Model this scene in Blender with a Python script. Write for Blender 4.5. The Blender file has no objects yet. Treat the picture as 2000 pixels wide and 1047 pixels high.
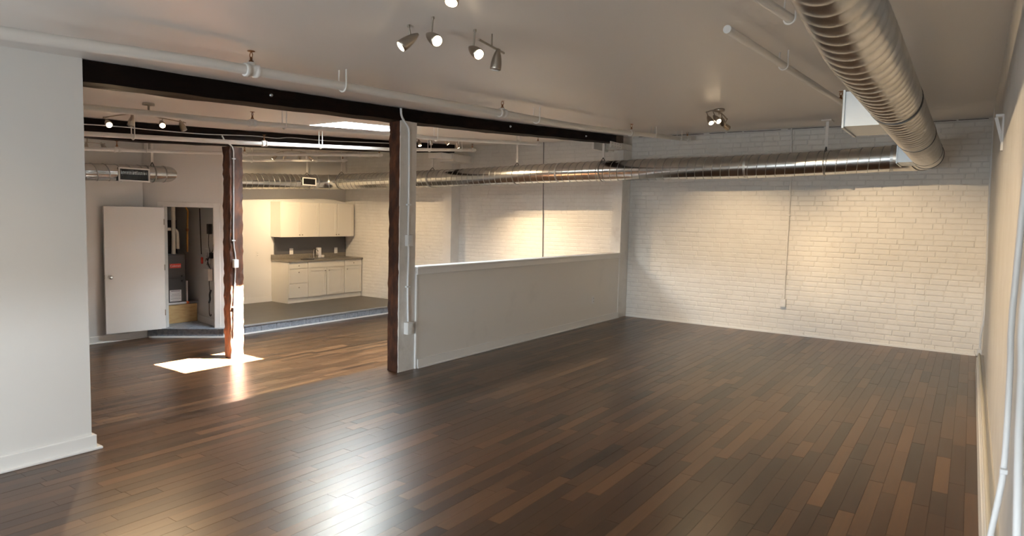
import bpy, math, random
from mathutils import Vector, Matrix

S = bpy.context.scene
COL = S.collection
random.seed(7)
V = Vector

# ------------------------------------------------------------------ camera, sky, sun, exposure
cam = bpy.data.cameras.new('camera')
cam.lens = 23.193
cam.sensor_width = 36.0
cam.clip_start = 0.02
cam.dof.use_dof = True
cam.dof.focus_distance = 9.0
cam.dof.aperture_fstop = 4.0
cam_ob = bpy.data.objects.new('camera', cam)
COL.objects.link(cam_ob)
YAW, PITCH, ROLL = 0.60681, 0.07671, 0.02405
fwd = V((-math.sin(YAW) * math.cos(PITCH), math.cos(YAW) * math.cos(PITCH), -math.sin(PITCH)))
rgt = V((math.cos(YAW), math.sin(YAW), 0))
upv = rgt.cross(fwd)
r2 = rgt * math.cos(ROLL) + upv * math.sin(ROLL)
u2 = upv * math.cos(ROLL) - rgt * math.sin(ROLL)
m = Matrix((r2, u2, -fwd)).transposed().to_4x4()
m.translation = (0, 0, 1.6)
cam_ob.matrix_world = m
S.camera = cam_ob

S.view_settings.view_transform = 'Standard'
S.view_settings.look = 'None'
S.view_settings.gamma = 1
S.view_settings.use_curve_mapping = False
S.view_settings.exposure = 0.52

world = bpy.data.worlds.new('sky')
S.world = world
world.use_nodes = True
bg = world.node_tree.nodes['Background']
wn = world.node_tree
tc = wn.nodes.new('ShaderNodeTexCoord')
sx = wn.nodes.new('ShaderNodeSeparateXYZ')
rp = wn.nodes.new('ShaderNodeValToRGB')
wn.links.new(tc.outputs['Generated'], sx.inputs[0])
wn.links.new(sx.outputs['Z'], rp.inputs['Fac'])
rp.color_ramp.elements[0].position = 0.0
rp.color_ramp.elements[0].color = (0.36, 0.385, 0.41, 1)
rp.color_ramp.elements[1].position = 0.03
rp.color_ramp.elements[1].color = (0.86, 0.92, 1.0, 1)
wn.links.new(rp.outputs['Color'], bg.inputs[0])
bg.inputs[1].default_value = 105.0

sun = bpy.data.lights.new('sun', 'SUN')
sun.energy = 700.0
sun.angle = 0.009
sun.color = (1.0, 0.93, 0.82)
sun_ob = bpy.data.objects.new('sun', sun)
COL.objects.link(sun_ob)
sun_ob.location = (0, 12, 12)
sun_ob.rotation_euler = V((-0.450, -0.355, -1.0)).to_track_quat('-Z', 'Y').to_euler()


def portal(name, loc, aim, sx, sy):
    l = bpy.data.lights.new(name, 'AREA')
    l.shape = 'RECTANGLE'
    l.size, l.size_y = sx, sy
    l.cycles.is_portal = True
    o = bpy.data.objects.new(name, l)
    COL.objects.link(o)
    o.location = loc
    o.rotation_euler = V(aim).to_track_quat('-Z', 'Y').to_euler()


portal('sky_portal', (-6.66, 5.99, 3.12), (0, 0, -1), 0.96, 1.26)
portal('sky_portal', (-3.55, -2.68, 1.06), (0, 1, 0), 1.3, .52)
portal('sky_portal', (-1.3, -2.68, 1.06), (0, 1, 0), 1.3, .52)


# ------------------------------------------------------------------ materials
def mat(name, col, rough=0.5, metal=0.0, **kw):
    mt = bpy.data.materials.new(name)
    mt.use_nodes = True
    nt = mt.node_tree
    b = nt.nodes['Principled BSDF']
    b.inputs['Base Color'].default_value = (*col, 1)
    b.inputs['Roughness'].default_value = rough
    b.inputs['Metallic'].default_value = metal
    if 'spec' in kw:
        b.inputs['Specular IOR Level'].default_value = kw['spec']
    N, L = nt.nodes, nt.links
    pos = None
    if kw.get('bump') or kw.get('col2'):
        g = N.new('ShaderNodeNewGeometry')
        mp = N.new('ShaderNodeMapping')
        mp.inputs['Scale'].default_value = kw.get('stretch', (1, 1, 1))
        L.new(g.outputs['Position'], mp.inputs['Vector'])
        pos = mp.outputs['Vector']
    if kw.get('col2'):
        n = N.new('ShaderNodeTexNoise')
        n.inputs['Scale'].default_value = kw.get('cscale', 6)
        n.inputs['Detail'].default_value = kw.get('detail', 5)
        n.inputs['Roughness'].default_value = 0.6
        L.new(pos, n.inputs['Vector'])
        r = N.new('ShaderNodeValToRGB')
        lo, hi = kw.get('crange', (0.35, 0.65))
        r.color_ramp.elements[0].position = lo
        r.color_ramp.elements[1].position = hi
        r.color_ramp.elements[0].color = (*col, 1)
        r.color_ramp.elements[1].color = (*kw['col2'], 1)
        L.new(n.outputs['Fac'], r.inputs['Fac'])
        L.new(r.outputs['Color'], b.inputs['Base Color'])
    if kw.get('bump'):
        n = N.new('ShaderNodeTexNoise')
        n.inputs['Scale'].default_value = kw.get('bscale', 30)
        n.inputs['Detail'].default_value = 4
        L.new(pos, n.inputs['Vector'])
        bp = N.new('ShaderNodeBump')
        bp.inputs['Strength'].default_value = kw['bump']
        bp.inputs['Distance'].default_value = kw.get('bdist', 0.01)
        L.new(n.outputs['Fac'], bp.inputs['Height'])
        L.new(bp.outputs['Normal'], b.inputs['Normal'])
    return mt


def emit(name, col, st):
    mt = bpy.data.materials.new(name)
    mt.use_nodes = True
    b = mt.node_tree.nodes['Principled BSDF']
    b.inputs['Base Color'].default_value = (*col, 1)
    b.inputs['Emission Color'].default_value = (*col, 1)
    b.inputs['Emission Strength'].default_value = st
    return mt


def floor_mat(name, dark, mid, light, rough):
    mt = bpy.data.materials.new(name)
    mt.use_nodes = True
    nt = mt.node_tree
    N, L = nt.nodes, nt.links
    b = N['Principled BSDF']
    at = N.new('ShaderNodeAttribute')
    at.attribute_name = 'tone'
    g = N.new('ShaderNodeNewGeometry')
    off = N.new('ShaderNodeCombineXYZ')
    mul = N.new('ShaderNodeMath')
    mul.operation = 'MULTIPLY'
    mul.inputs[1].default_value = 37.0
    L.new(at.outputs['Fac'], mul.inputs[0])
    L.new(mul.outputs[0], off.inputs[1])
    add = N.new('ShaderNodeVectorMath')
    add.operation = 'ADD'
    L.new(g.outputs['Position'], add.inputs[0])
    L.new(off.outputs[0], add.inputs[1])
    mp = N.new('ShaderNodeMapping')
    mp.inputs['Scale'].default_value = (55, 3.2, 3)
    L.new(add.outputs[0], mp.inputs['Vector'])
    n = N.new('ShaderNodeTexNoise')
    n.inputs['Scale'].default_value = 1.0
    n.inputs['Detail'].default_value = 6
    n.inputs['Roughness'].default_value = 0.62
    n.inputs['Distortion'].default_value = 0.6
    L.new(mp.outputs[0], n.inputs['Vector'])
    mx = N.new('ShaderNodeMath')
    mx.operation = 'MULTIPLY_ADD'
    mx.inputs[1].default_value = 0.42
    L.new(n.outputs['Fac'], mx.inputs[0])
    ms = N.new('ShaderNodeMath')
    ms.operation = 'MULTIPLY'
    ms.inputs[1].default_value = 0.80
    L.new(at.outputs['Fac'], ms.inputs[0])
    L.new(ms.outputs[0], mx.inputs[2])
    r = N.new('ShaderNodeValToRGB')
    e = r.color_ramp.elements
    e[0].position, e[0].color = 0.18, (*dark, 1)
    e[1].position, e[1].color = 0.95, (*light, 1)
    q = e.new(0.55)
    q.color = (*mid, 1)
    L.new(mx.outputs[0], r.inputs['Fac'])
    L.new(r.outputs['Color'], b.inputs['Base Color'])
    rr = N.new('ShaderNodeMapRange')
    rr.inputs['To Min'].default_value = rough - 0.05
    rr.inputs['To Max'].default_value = rough + 0.07
    L.new(n.outputs['Fac'], rr.inputs['Value'])
    L.new(rr.outputs[0], b.inputs['Roughness'])
    b.inputs['Specular IOR Level'].default_value = 0.55
    bp = N.new('ShaderNodeBump')
    bp.inputs['Strength'].default_value = 0.12
    bp.inputs['Distance'].default_value = 0.002
    L.new(n.outputs['Fac'], bp.inputs['Height'])
    L.new(bp.outputs['Normal'], b.inputs['Normal'])
    return mt


M = {}
M['wall'] = mat('painted_plaster', (0.74, 0.73, 0.71), 0.5, bump=0.08, bscale=14, bdist=0.006)
M['rough_plaster'] = mat('painted_rough_plaster', (0.72, 0.71, 0.69), 0.5, col2=(0.66, 0.645, 0.62), cscale=4, bump=0.5, bscale=9, bdist=0.012)
M['wall_scuffed'] = mat('scuffed_painted_board', (0.75, 0.725, 0.685), 0.5, col2=(0.66, 0.64, 0.605), cscale=2.2, crange=(0.60, 0.85), bump=0.05, bscale=20)
M['brick'] = mat('painted_brick', (0.76, 0.745, 0.715), 0.45, col2=(0.71, 0.695, 0.665), cscale=5, bump=0.35, bscale=45, bdist=0.004)
M['mortar'] = mat('painted_mortar', (0.70, 0.685, 0.655), 0.6, col2=(0.56, 0.54, 0.51), cscale=9, crange=(0.55, 0.75), bump=0.4, bscale=60, bdist=0.004)
M['ceiling'] = mat('semi_gloss_ceiling_paint', (0.73, 0.70, 0.67), 0.38, bump=0.25, bscale=0.9, bdist=0.05, stretch=(1.6, 0.5, 1))
M['trim'] = mat('white_trim_paint', (0.80, 0.79, 0.77), 0.35)
M['post_paint'] = mat('old_white_post_paint', (0.72, 0.70, 0.665), 0.5, col2=(0.62, 0.595, 0.56), cscale=7, crange=(0.5, 0.75), bump=0.3, bscale=25)
M['floor'] = floor_mat('dark_walnut_strip_floor', (0.022, 0.0095, 0.0043), (0.068, 0.0305, 0.0132), (0.155, 0.076, 0.033), 0.30)
M['subfloor'] = mat('dark_floor_joint', (0.02, 0.012, 0.008), 0.7)
M['timber'] = mat('dark_stained_timber', (0.040, 0.013, 0.006), 0.62, col2=(0.15, 0.048, 0.016), cscale=14, crange=(0.42, 0.75), bump=0.8, bscale=50, bdist=0.006, stretch=(1, 1, 0.35))
M['beam'] = mat('dark_oiled_beam', spec=0.12, col=(0.0045, 0.0022, 0.0016), rough=0.7, col2=(0.014, 0.0055, 0.003), cscale=12, crange=(0.45, 0.75), bump=0.6, bscale=40, bdist=0.005, stretch=(1, 0.3, 1))
M['beam_end'] = mat('bare_beam_end', (0.12, 0.075, 0.04), 0.7, col2=(0.06, 0.035, 0.02), cscale=30, bump=0.5)
M['galv'] = mat('galvanised_steel', (0.62, 0.63, 0.62), 0.2, 1.0, col2=(0.54, 0.55, 0.545), cscale=9)
M['galv_soft'] = mat('weathered_galvanised_steel', (0.64, 0.63, 0.61), 0.34, 1.0, col2=(0.50, 0.49, 0.46), cscale=7)
M['galv_dull'] = mat('dull_galvanised_steel', (0.52, 0.55, 0.57), 0.42, 1.0)
M['galv_spiral'] = mat('spiral_seam_steel', (0.40, 0.40, 0.39), 0.38, 1.0)
M['band'] = mat('dark_joint_band', (0.10, 0.10, 0.10), 0.4, 0.8)
M['nickel'] = mat('brushed_nickel', (0.40, 0.36, 0.31), 0.28, 1.0)
M['pipe'] = mat('white_pipe_paint', (0.76, 0.745, 0.72), 0.36)
M['bluepipe'] = mat('white_conduit_paint', (0.76, 0.765, 0.77), 0.4)
M['steel'] = mat('grey_conduit', (0.62, 0.63, 0.64), 0.35, 0.6)
M['brass'] = mat('aged_brass', (0.30, 0.14, 0.06), 0.4, 0.9)
M['bulb'] = emit('lit_halogen_lens', (1.0, 0.78, 0.50), 12.0)
M['bulb_off'] = mat('unlit_lamp_lens', (0.55, 0.55, 0.52), 0.15)
M['cab'] = mat('cream_cabinet_front', (0.76, 0.72, 0.64), 0.4)
M['counter'] = mat('speckled_grey_laminate', (0.24, 0.215, 0.18), 0.35, col2=(0.17, 0.15, 0.125), cscale=60)
M['splash'] = mat('dark_grey_backsplash', (0.085, 0.082, 0.085), 0.22)
M['sinksteel'] = mat('stainless_steel', (0.6, 0.6, 0.58), 0.2, 1.0)
M['plat'] = mat('grey_sheet_flooring', (0.105, 0.092, 0.078), 0.38, col2=(0.085, 0.074, 0.062), cscale=3)
M['tile'] = mat('blue_grey_slate_tile', (0.30, 0.32, 0.36), 0.35, col2=(0.17, 0.19, 0.23), cscale=28, detail=8)
M['grout'] = mat('pale_grout', (0.42, 0.42, 0.42), 0.8)
M['nosing'] = mat('grey_step_nosing', (0.30, 0.30, 0.30), 0.4)
M['dark'] = mat('black_plastic', (0.012, 0.012, 0.013), 0.4)
M['furnace'] = mat('charcoal_enamel', (0.055, 0.053, 0.053), 0.45)
M['red'] = mat('red_badge', (0.55, 0.045, 0.03), 0.4)
M['orange'] = mat('orange_plastic', (0.6, 0.12, 0.03), 0.45)
M['grey'] = mat('grey_plastic', (0.16, 0.16, 0.165), 0.45)
M['label'] = mat('white_label', (0.72, 0.70, 0.70), 0.5)
M['print'] = mat('label_print', (0.20, 0.18, 0.20), 0.6)
M['ply'] = mat('plywood', (0.52, 0.37, 0.18), 0.6, col2=(0.42, 0.28, 0.12), cscale=6, stretch=(1, 1, 7))
M['yellow'] = mat('yellow_gas_pipe', (0.50, 0.24, 0.04), 0.45)
M['pvc'] = mat('cream_pvc', (0.66, 0.62, 0.52), 0.4)
M['outlet'] = mat('white_outlet_plastic', (0.76, 0.75, 0.73), 0.35)
M['chrome'] = mat('polished_chrome', (0.75, 0.74, 0.72), 0.08, 1.0)
M['crack'] = mat('dark_open_joint', (0.05, 0.04, 0.032), 0.9)
M['roof'] = mat('roof_membrane', (0.3, 0.3, 0.3), 0.8)

gl = bpy.data.materials.new('clear_glazing')
gl.use_nodes = True
nt = gl.node_tree
nt.nodes.remove(nt.nodes['Principled BSDF'])
tr = nt.nodes.new('ShaderNodeBsdfTransparent')
tr.inputs[0].default_value = (0.95, 0.97, 0.96, 1)
go = nt.nodes.new('ShaderNodeBsdfGlossy')
go.inputs['Roughness'].default_value = 0.02
mxs = nt.nodes.new('ShaderNodeMixShader')
mxs.inputs[0].default_value = 0.05
nt.links.new(tr.outputs[0], mxs.inputs[1])
nt.links.new(go.outputs[0], mxs.inputs[2])
nt.links.new(mxs.outputs[0], nt.nodes['Material Output'].inputs[0])
M['glass'] = gl


# ------------------------------------------------------------------ mesh builder
class MB:
    def __init__(self):
        self.v, self.f, self.s, self.tone = [], [], [], []

    def add(self, vs, fs, smooth=False, tone=0.0):
        n = len(self.v)
        self.v += [tuple(p) for p in vs]
        for f in fs:
            self.f.append([i + n for i in f])
            self.s.append(smooth)
            self.tone.append(tone)
        return self

    def box(self, x0, x1, y0, y1, z0, z1, tone=0.0, bev=0.0):
        x0, x1 = min(x0, x1), max(x0, x1)
        y0, y1 = min(y0, y1), max(y0, y1)
        z0, z1 = min(z0, z1), max(z0, z1)
        return self.obox(((x0 + x1) / 2, (y0 + y1) / 2, (z0 + z1) / 2), (1, 0, 0), (0, 1, 0), (0, 0, 1),
                         (x1 - x0) / 2, (y1 - y0) / 2, (z1 - z0) / 2, tone, bev)

    def obox(self, c, ax, ay, az, hx, hy, hz, tone=0.0, bev=0.0):
        c, ax, ay, az = V(c), V(ax).normalized(), V(ay).normalized(), V(az).normalized()
        if not bev:
            vs = [c + ax * (hx * i) + ay * (hy * j) + az * (hz * k) for i in (-1, 1) for j in (-1, 1) for k in (-1, 1)]
            fs = [(0, 1, 3, 2), (4, 6, 7, 5), (0, 4, 5, 1), (2, 3, 7, 6), (0, 2, 6, 4), (1, 5, 7, 3)]
            return self.add(vs, fs, False, tone)
        b = min(bev, hx * .9, hy * .9, hz * .9)
        idx, vs = {}, []
        for i in (-1, 1):
            for j in (-1, 1):
                for k in (-1, 1):
                    for a in range(3):
                        d = [hx * i, hy * j, hz * k]
                        for q in range(3):
                            if q != a:
                                d[q] -= b * (i, j, k)[q]
                        idx[(i, j, k, a)] = len(vs)
                        vs.append(c + ax * d[0] + ay * d[1] + az * d[2])
        fs = []
        for a in range(3):
            o = [q for q in range(3) if q != a]
            for s in (-1, 1):
                ring = []
                for (p, q) in ((-1, -1), (1, -1), (1, 1), (-1, 1)):
                    k = [0, 0, 0]
                    k[a], k[o[0]], k[o[1]] = s, p, q
                    ring.append(idx[(*k, a)])
                flip = (s == 1) == (a == 1)
                fs.append(ring[::-1] if flip else ring)
        for a in range(3):
            o = [q for q in range(3) if q != a]
            for p in (-1, 1):
                for q in (-1, 1):
                    k0, k1 = [0, 0, 0], [0, 0, 0]
                    k0[a], k1[a] = -1, 1
                    k0[o[0]] = k1[o[0]] = p
                    k0[o[1]] = k1[o[1]] = q
                    fs.append([idx[(*k0, o[0])], idx[(*k1, o[0])], idx[(*k1, o[1])], idx[(*k0, o[1])]])
        for i in (-1, 1):
            for j in (-1, 1):
                for k in (-1, 1):
                    fs.append([idx[(i, j, k, 0)], idx[(i, j, k, 1)], idx[(i, j, k, 2)]])
        return self.add(vs, fs, False, tone)

    def bar(self, a, b, w, h, up=(0, 0, 1), bev=0.0):
        a, b = V(a), V(b)
        d = b - a
        ax = d.normalized()
        u = V(up)
        if abs(ax.dot(u)) > .98:
            u = V((1, 0, 0))
        ay = u.cross(ax).normalized()
        az = ax.cross(ay)
        return self.obox((a + b) / 2, ax, ay, az, d.length / 2, w / 2, h / 2, 0, bev)

    def tube(self, pts, r, seg=12, caps=True, closed=False, smooth=True):
        pts = [V(p) for p in pts]
        n = len(pts)
        rs = r if isinstance(r, (list, tuple)) else [r] * n
        t0 = (pts[1] - pts[0]).normalized()
        u = V((0, 0, 1)) if abs(t0.z) < .9 else V((1, 0, 0))
        nx = (u - t0 * u.dot(t0)).normalized()
        vs = []
        for i, p in enumerate(pts):
            if closed:
                t = (pts[(i + 1) % n] - pts[i - 1]).normalized()
            else:
                t = (pts[min(i + 1, n - 1)] - pts[max(i - 1, 0)]).normalized()
            nx = (nx - t * nx.dot(t)).normalized()
            ny = t.cross(nx)
            for k in range(seg):
                a = 2 * math.pi * k / seg
                vs.append(p + (nx * math.cos(a) + ny * math.sin(a)) * rs[i])
        fs = []
        for i in range(n if closed else n - 1):
            j = (i + 1) % n
            for k in range(seg):
                l = (k + 1) % seg
                fs.append([i * seg + k, i * seg + l, j * seg + l, j * seg + k])
        self.add(vs, fs, smooth)
        if caps and not closed:
            self.add(vs[:seg], [list(range(seg))[::-1]])
            self.add(vs[-seg:], [list(range(seg))])
        return self

    def lathe(self, base, axis, prof, seg=20, smooth=True):
        base, ax = V(base), V(axis).normalized()
        u = V((0, 0, 1)) if abs(ax.z) < .9 else V((1, 0, 0))
        nx = (u - ax * u.dot(ax)).normalized()
        ny = ax.cross(nx)
        vs = []
        for (r, h) in prof:
            for k in range(seg):
                a = 2 * math.pi * k / seg
                vs.append(base + ax * h + (nx * math.cos(a) + ny * math.sin(a)) * max(r, 1e-4))
        fs = []
        for i in range(len(prof) - 1):
            for k in range(seg):
                l = (k + 1) % seg
                fs.append([i * seg + k, i * seg + l, (i + 1) * seg + l, (i + 1) * seg + k])
        self.add(vs, fs, smooth)
        self.add(vs[:seg], [list(range(seg))[::-1]])
        self.add(vs[-seg:], [list(range(seg))])
        return self

    def prism(self, poly, z0, z1):
        n = len(poly)
        a = sum(poly[i][0] * poly[(i + 1) % n][1] - poly[(i + 1) % n][0] * poly[i][1] for i in range(n))
        if a < 0:
            poly = poly[::-1]
        vs = [(x, y, z0) for x, y in poly] + [(x, y, z1) for x, y in poly]
        fs = [list(range(n))[::-1], [i + n for i in range(n)]]
        for i in range(n):
            j = (i + 1) % n
            fs.append([i, j, j + n, i + n])
        return self.add(vs, fs)

    def mesh(self, name, m, off=(0, 0, 0), tone=False):
        me = bpy.data.meshes.new(name)
        o = V(off)
        me.from_pydata([V(p) - o for p in self.v], [], self.f)
        me.polygons.foreach_set('use_smooth', self.s)
        if tone:
            at = me.attributes.new('tone', 'FLOAT', 'FACE')
            at.data.foreach_set('value', self.tone)
        me.materials.append(m)
        me.update()
        return me

    def build(self, name, m, parent=None, label=None, tone=False, stuff=False, origin=None):
        root = parent
        while root is not None and root.parent is not None:
            root = root.parent
        off = V(root.location) if root is not None else V(origin or (0, 0, 0))
        ob = bpy.data.objects.new(name, self.mesh(name, m, off, tone))
        COL.objects.link(ob)
        if parent is not None:
            ob.parent = parent
        elif origin:
            ob.location = origin
        if label:
            ob['label'] = label
        if stuff:
            ob['kind'] = 'stuff'
        return ob


def thing(name, label, cat, loc, group=None):
    o = bpy.data.objects.new(name, None)
    COL.objects.link(o)
    o.empty_display_size = 0.1
    o.location = loc
    o['label'] = label
    o['category'] = cat
    if group:
        o['group'] = group
    return o


def tag(o, label, cat, group=None):
    o['label'] = label
    o['category'] = cat
    if group:
        o['group'] = group
    return o


def struct(name, mb, m, tone=False):
    o = mb.build(name, m, None, None, tone)
    o['kind'] = 'structure'
    return o


def lerp(a, b, t):
    return a + (b - a) * t


def pw(tab, x):
    if x <= tab[0][0]:
        return tab[0][1]
    for (a, b), (c, d) in zip(tab, tab[1:]):
        if x <= c:
            return lerp(b, d, (x - a) / (c - a))
    return tab[-1][1]


G = [(1, 2.50), (2, 2.54), (3, 2.575), (4, 2.612), (5, 2.66), (6, 2.715), (7, 2.775), (8, 2.835), (9, 2.897), (10.09, 2.963), (10.4, 2.98)]


def ceil_z(x, y):
    z = pw(G, y)
    if x > -3.3:
        t = min(1, (x + 3.3) / 2.4)
        t = t ** 1.4
        z = lerp(z, 2.963, t)
    if x < -8.2:
        z -= 0.055 * min(1, (-8.2 - x) / 2.2) * (1 if y < 6 else max(0, 1 - (y - 6) / 3))
    return z


LOW = -0.40          # sunken floor
PLAT = -0.25         # kitchen platform
XL = -5.00           # edge of the upper floor

# ------------------------------------------------------------------ floors
W = 0.083


def planks(x0, x1, y0, y1, z, zb):
    out = []
    x = x0
    while x < x1 - 0.005:
        xe = min(x + W, x1)
        y = y0 - random.random() * 0.8
        while y < y1:
            L_ = random.choice((0.38, 0.5, 0.62, 0.75, 0.9, 1.1))
            a, b = max(y, y0), min(y + L_, y1)
            if b - a > 0.02:
                out.append((x + .0007, xe - .0007, a + .0007, b - .0007, z + random.uniform(-.0004, .0003), zb, min(1, max(0, random.gauss(0.42, 0.21)))))
            y += L_
        x = xe
    return out


def plank_mb(mb, p):
    x0, x1, y0, y1, z, zb, t = p
    mb.add([(x0, y0, zb), (x1, y0, zb), (x1, y1, zb), (x0, y1, zb), (x0, y0, z), (x1, y0, z), (x1, y1, z), (x0, y1, z)],
           [(4, 5, 6, 7), (0, 1, 5, 4), (1, 2, 6, 5), (2, 3, 7, 6), (3, 0, 4, 7)], False, t)
    return mb


floor = struct('floor', MB().box(XL, 0.6, -2.9, 10.6, -0.45, -0.006), M['subfloor'])
pl = planks(XL, 0.20, -2.6, 10.09, 0.0, -0.007)


def seen(p):
    c = V(((p[0] + p[1]) / 2, (p[2] + p[3]) / 2, 0)) - V((0, 0, 1.6))
    d = c.dot(fwd)
    if d < 0.5:
        return 1e9
    u, w = c.dot(r2) / d * 1288.5, c.dot(u2) / d * 1288.5
    if abs(u) > 1040 or abs(w) > 580:
        return 1e8 + c.length
    if p[0] < -4.75:
        return 1e7 + c.length
    return c.length


pl.sort(key=seen)
for p in pl[:300]:
    plank_mb(MB(), p).build('plank', M['floor'], floor, None, True)
rest = MB()
for p in pl[300:]:
    plank_mb(rest, p)
rest.build('far_planks', M['floor'], floor, None, True, True)

low = struct('floor', MB().box(-11.9, XL, 0.9, 10.6, LOW - .1, LOW - .006), M['subfloor'])
lp = MB()
for p in planks(-10.45, XL, 1.0, 10.25, LOW, LOW - .007):
    plank_mb(lp, p)
lp.build('planks', M['floor'], low, None, True, True)
MB().box(XL - .28, XL - .001, 2.0, 4.7, LOW, -0.2).build('step', M['floor'], low)

# ------------------------------------------------------------------ ceiling with skylight opening
SX0, SX1, SY0, SY1 = -7.14, -6.18, 5.36, 6.62
xs = sorted(set([-11.9, -11, -10.2, -9.2, -8.2, SX0, SX1, -5.4, -4.6, -3.3, -3.0, -2.7, -2.4, -2.1, -1.8, -1.5, -1.2, -0.9, 0.0, 0.4]))
ys = sorted(set([-2.9, -1, 1, 1.5, 2, 2.5, 3, 3.5, 4, 4.5, 5, SY0, 6, SY1, 7, 7.5, 8, 8.5, 9, 9.5, 10.09, 10.4]))
cb = MB()
vi = {}
vs = []
for i, x in enumerate(xs):
    for j, y in enumerate(ys):
        vi[i, j] = len(vs)
        vs.append((x, y, ceil_z(x, y)))
fs = []
for i in range(len(xs) - 1):
    for j in range(len(ys) - 1):
        if xs[i] >= SX0 and xs[i + 1] <= SX1 and ys[j] >= SY0 and ys[j + 1] <= SY1:
            continue
        fs.append([vi[i, j], vi[i, j + 1], vi[i + 1, j + 1], vi[i + 1, j]])
cb.add(vs, fs, True)
ceiling = struct('ceiling', cb, M['ceiling'])

ZT = 3.13
sh = MB()
t_ = .05
sh.box(SX0 - t_, SX0, SY0 - t_, SY1 + t_, 2.66, ZT)
sh.box(SX1, SX1 + t_, SY0 - t_, SY1 + t_, 2.66, ZT)
sh.box(SX0, SX1, SY0 - t_, SY0, 2.66, ZT)
sh.box(SX0, SX1, SY1, SY1 + t_, 2.66, ZT)
# lift the shaft's foot so that it starts at the ceiling sheet
sh.v = [(x, y, ceil_z(x, y) + .001 if z < 2.7 else z) for x, y, z in sh.v]
sky = struct('window_1', sh, M['wall'])
MB().box(SX0 - .06, SX1 + .06, SY0 - .06, SY1 + .06, ZT, ZT + .012).build('pane', M['glass'], sky)
fr = MB()
fr.box(SX0 - .08, SX0, SY0 - .08, SY1 + .08, ZT + .012, ZT + .05)
fr.box(SX1, SX1 + .08, SY0 - .08, SY1 + .08, ZT + .012, ZT + .05)
fr.box(SX0, SX1, SY0 - .08, SY0, ZT + .012, ZT + .05)
fr.box(SX0, SX1, SY1, SY1 + .08, ZT + .012, ZT + .05)
fr.build('window_frame', M['trim'], sky)


# ------------------------------------------------------------------ brick walls
def brick_wall(origin, along, normal, length, height, course, blen, proud, lean=0.0, skip=None):
    """Bricks as (corner, size) in the wall's own frame; returns one unit piece each."""
    o, a, n = V(origin), V(along).normalized(), V(normal).normalized()
    out = []
    z, r = 0.0, 0
    while z < height - .02:
        h = min(course, height - z)
        s = -random.random() * .04 - (blen / 2 if r % 2 else 0)
        while s < length:
            L_ = blen * random.uniform(.88, 1.1) if random.random() > .14 else blen * .5
            s0, s1 = max(s, 0), min(s + L_, length)
            if s1 - s0 > .03:
                j = .0045
                p = proud * random.uniform(.35, 1.15)
                out.append((s0 + j, s1 - j, z + j * random.uniform(.6, 1.2), z + h - j * random.uniform(.6, 1.2), p, random.uniform(-.0012, .0012), random.uniform(-.0012, .0012)))
            s += L_
        z += h
        r += 1
    return out


def brick_mb(mb, o, a, n, b, lean):
    s0, s1, z0, z1, p, e, g = b
    c = .007
    o, a, n = V(o), V(a), V(n)
    up = V((0, 0, 1))

    def q(s, z, d):
        return o + a * s + up * z + n * (d + lean * z)
    vs = [q(s0, z0, 0), q(s1, z0, 0), q(s1, z1, 0), q(s0, z1, 0),
          q(s0 + c, z0 + c, p + e), q(s1 - c, z0 + c, p + g), q(s1 - c, z1 - c, p - e), q(s0 + c, z1 - c, p - g)]
    fs = [(4, 5, 6, 7), (0, 1, 5, 4), (1, 2, 6, 5), (2, 3, 7, 6), (3, 0, 4, 7)]
    if a.cross(up).dot(n) < 0:
        fs = [f[::-1] for f in fs]
    return mb.add(vs, fs)


YB, YL = 10.09, 10.25
wb = struct('wall_back', MB().box(-4.67, 0.5, YB + .006, YB + .3, -.4, 3.1), M['mortar'])
bo = (-4.67, YB + .006, 0.0)
br = brick_wall(bo, (1, 0, 0), (0, -1, 0), 4.84, 2.95, .0715, .213, .006)
br.sort(key=lambda b: ((b[0] + b[1]) / 2 - 4.8) ** 2 + ((b[2] - 1.3) * 1.2) ** 2 + (9 if b[2] > 2.3 else 0))
for b in br[:300]:
    brick_mb(MB(), bo, (1, 0, 0), (0, -1, 0), b, 0).build('brick', M['brick'], wb)
rb = MB()
for b in br[300:]:
    brick_mb(rb, bo, (1, 0, 0), (0, -1, 0), b, 0)
rb.build('brickwork', M['brick'], wb, None, False, True)
MB().box(-4.66, 0.13, YB - .022, YB, 0, .026).build('shoe_moulding', M['trim'], wb)

b = MB()
rr_ = random.Random(4)
x = -4.55
while x < -.1:
    L_ = rr_.uniform(.15, .55)
    zc = ceil_z(x + L_ / 2, YB - .003) - rr_.uniform(.010, .016)
    b.box(x, min(x + L_, .08), YB - .006, YB + .004, zc - .003, zc + .003)
    x += L_ + rr_.uniform(.0, .12)
struct('trim_2', b, M['crack'])
wl = struct('wall_back_sunken', MB().box(-11.9, -4.68, YL + .006, YL + .3, -.45, 3.1), M['mortar'])
lo = (-11.75, YL + .006, LOW)
rb = MB()
for b in brick_wall(lo, (1, 0, 0), (0, -1, 0), 7.05, 3.4, .0715, .213, .0022):
    brick_mb(rb, lo, (1, 0, 0), (0, -1, 0), b, 0)
rb.build('brickwork', M['brick'], wl, None, False, True)
MB().box(-8.63, -8.43, 10.0, YL, LOW, 2.68).build('pilaster', M['brick'], wl)
MB().box(-4.845, -4.675, 9.80, YL, 0, 2.72).build('pilaster', M['post_paint'], wb)

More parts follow.
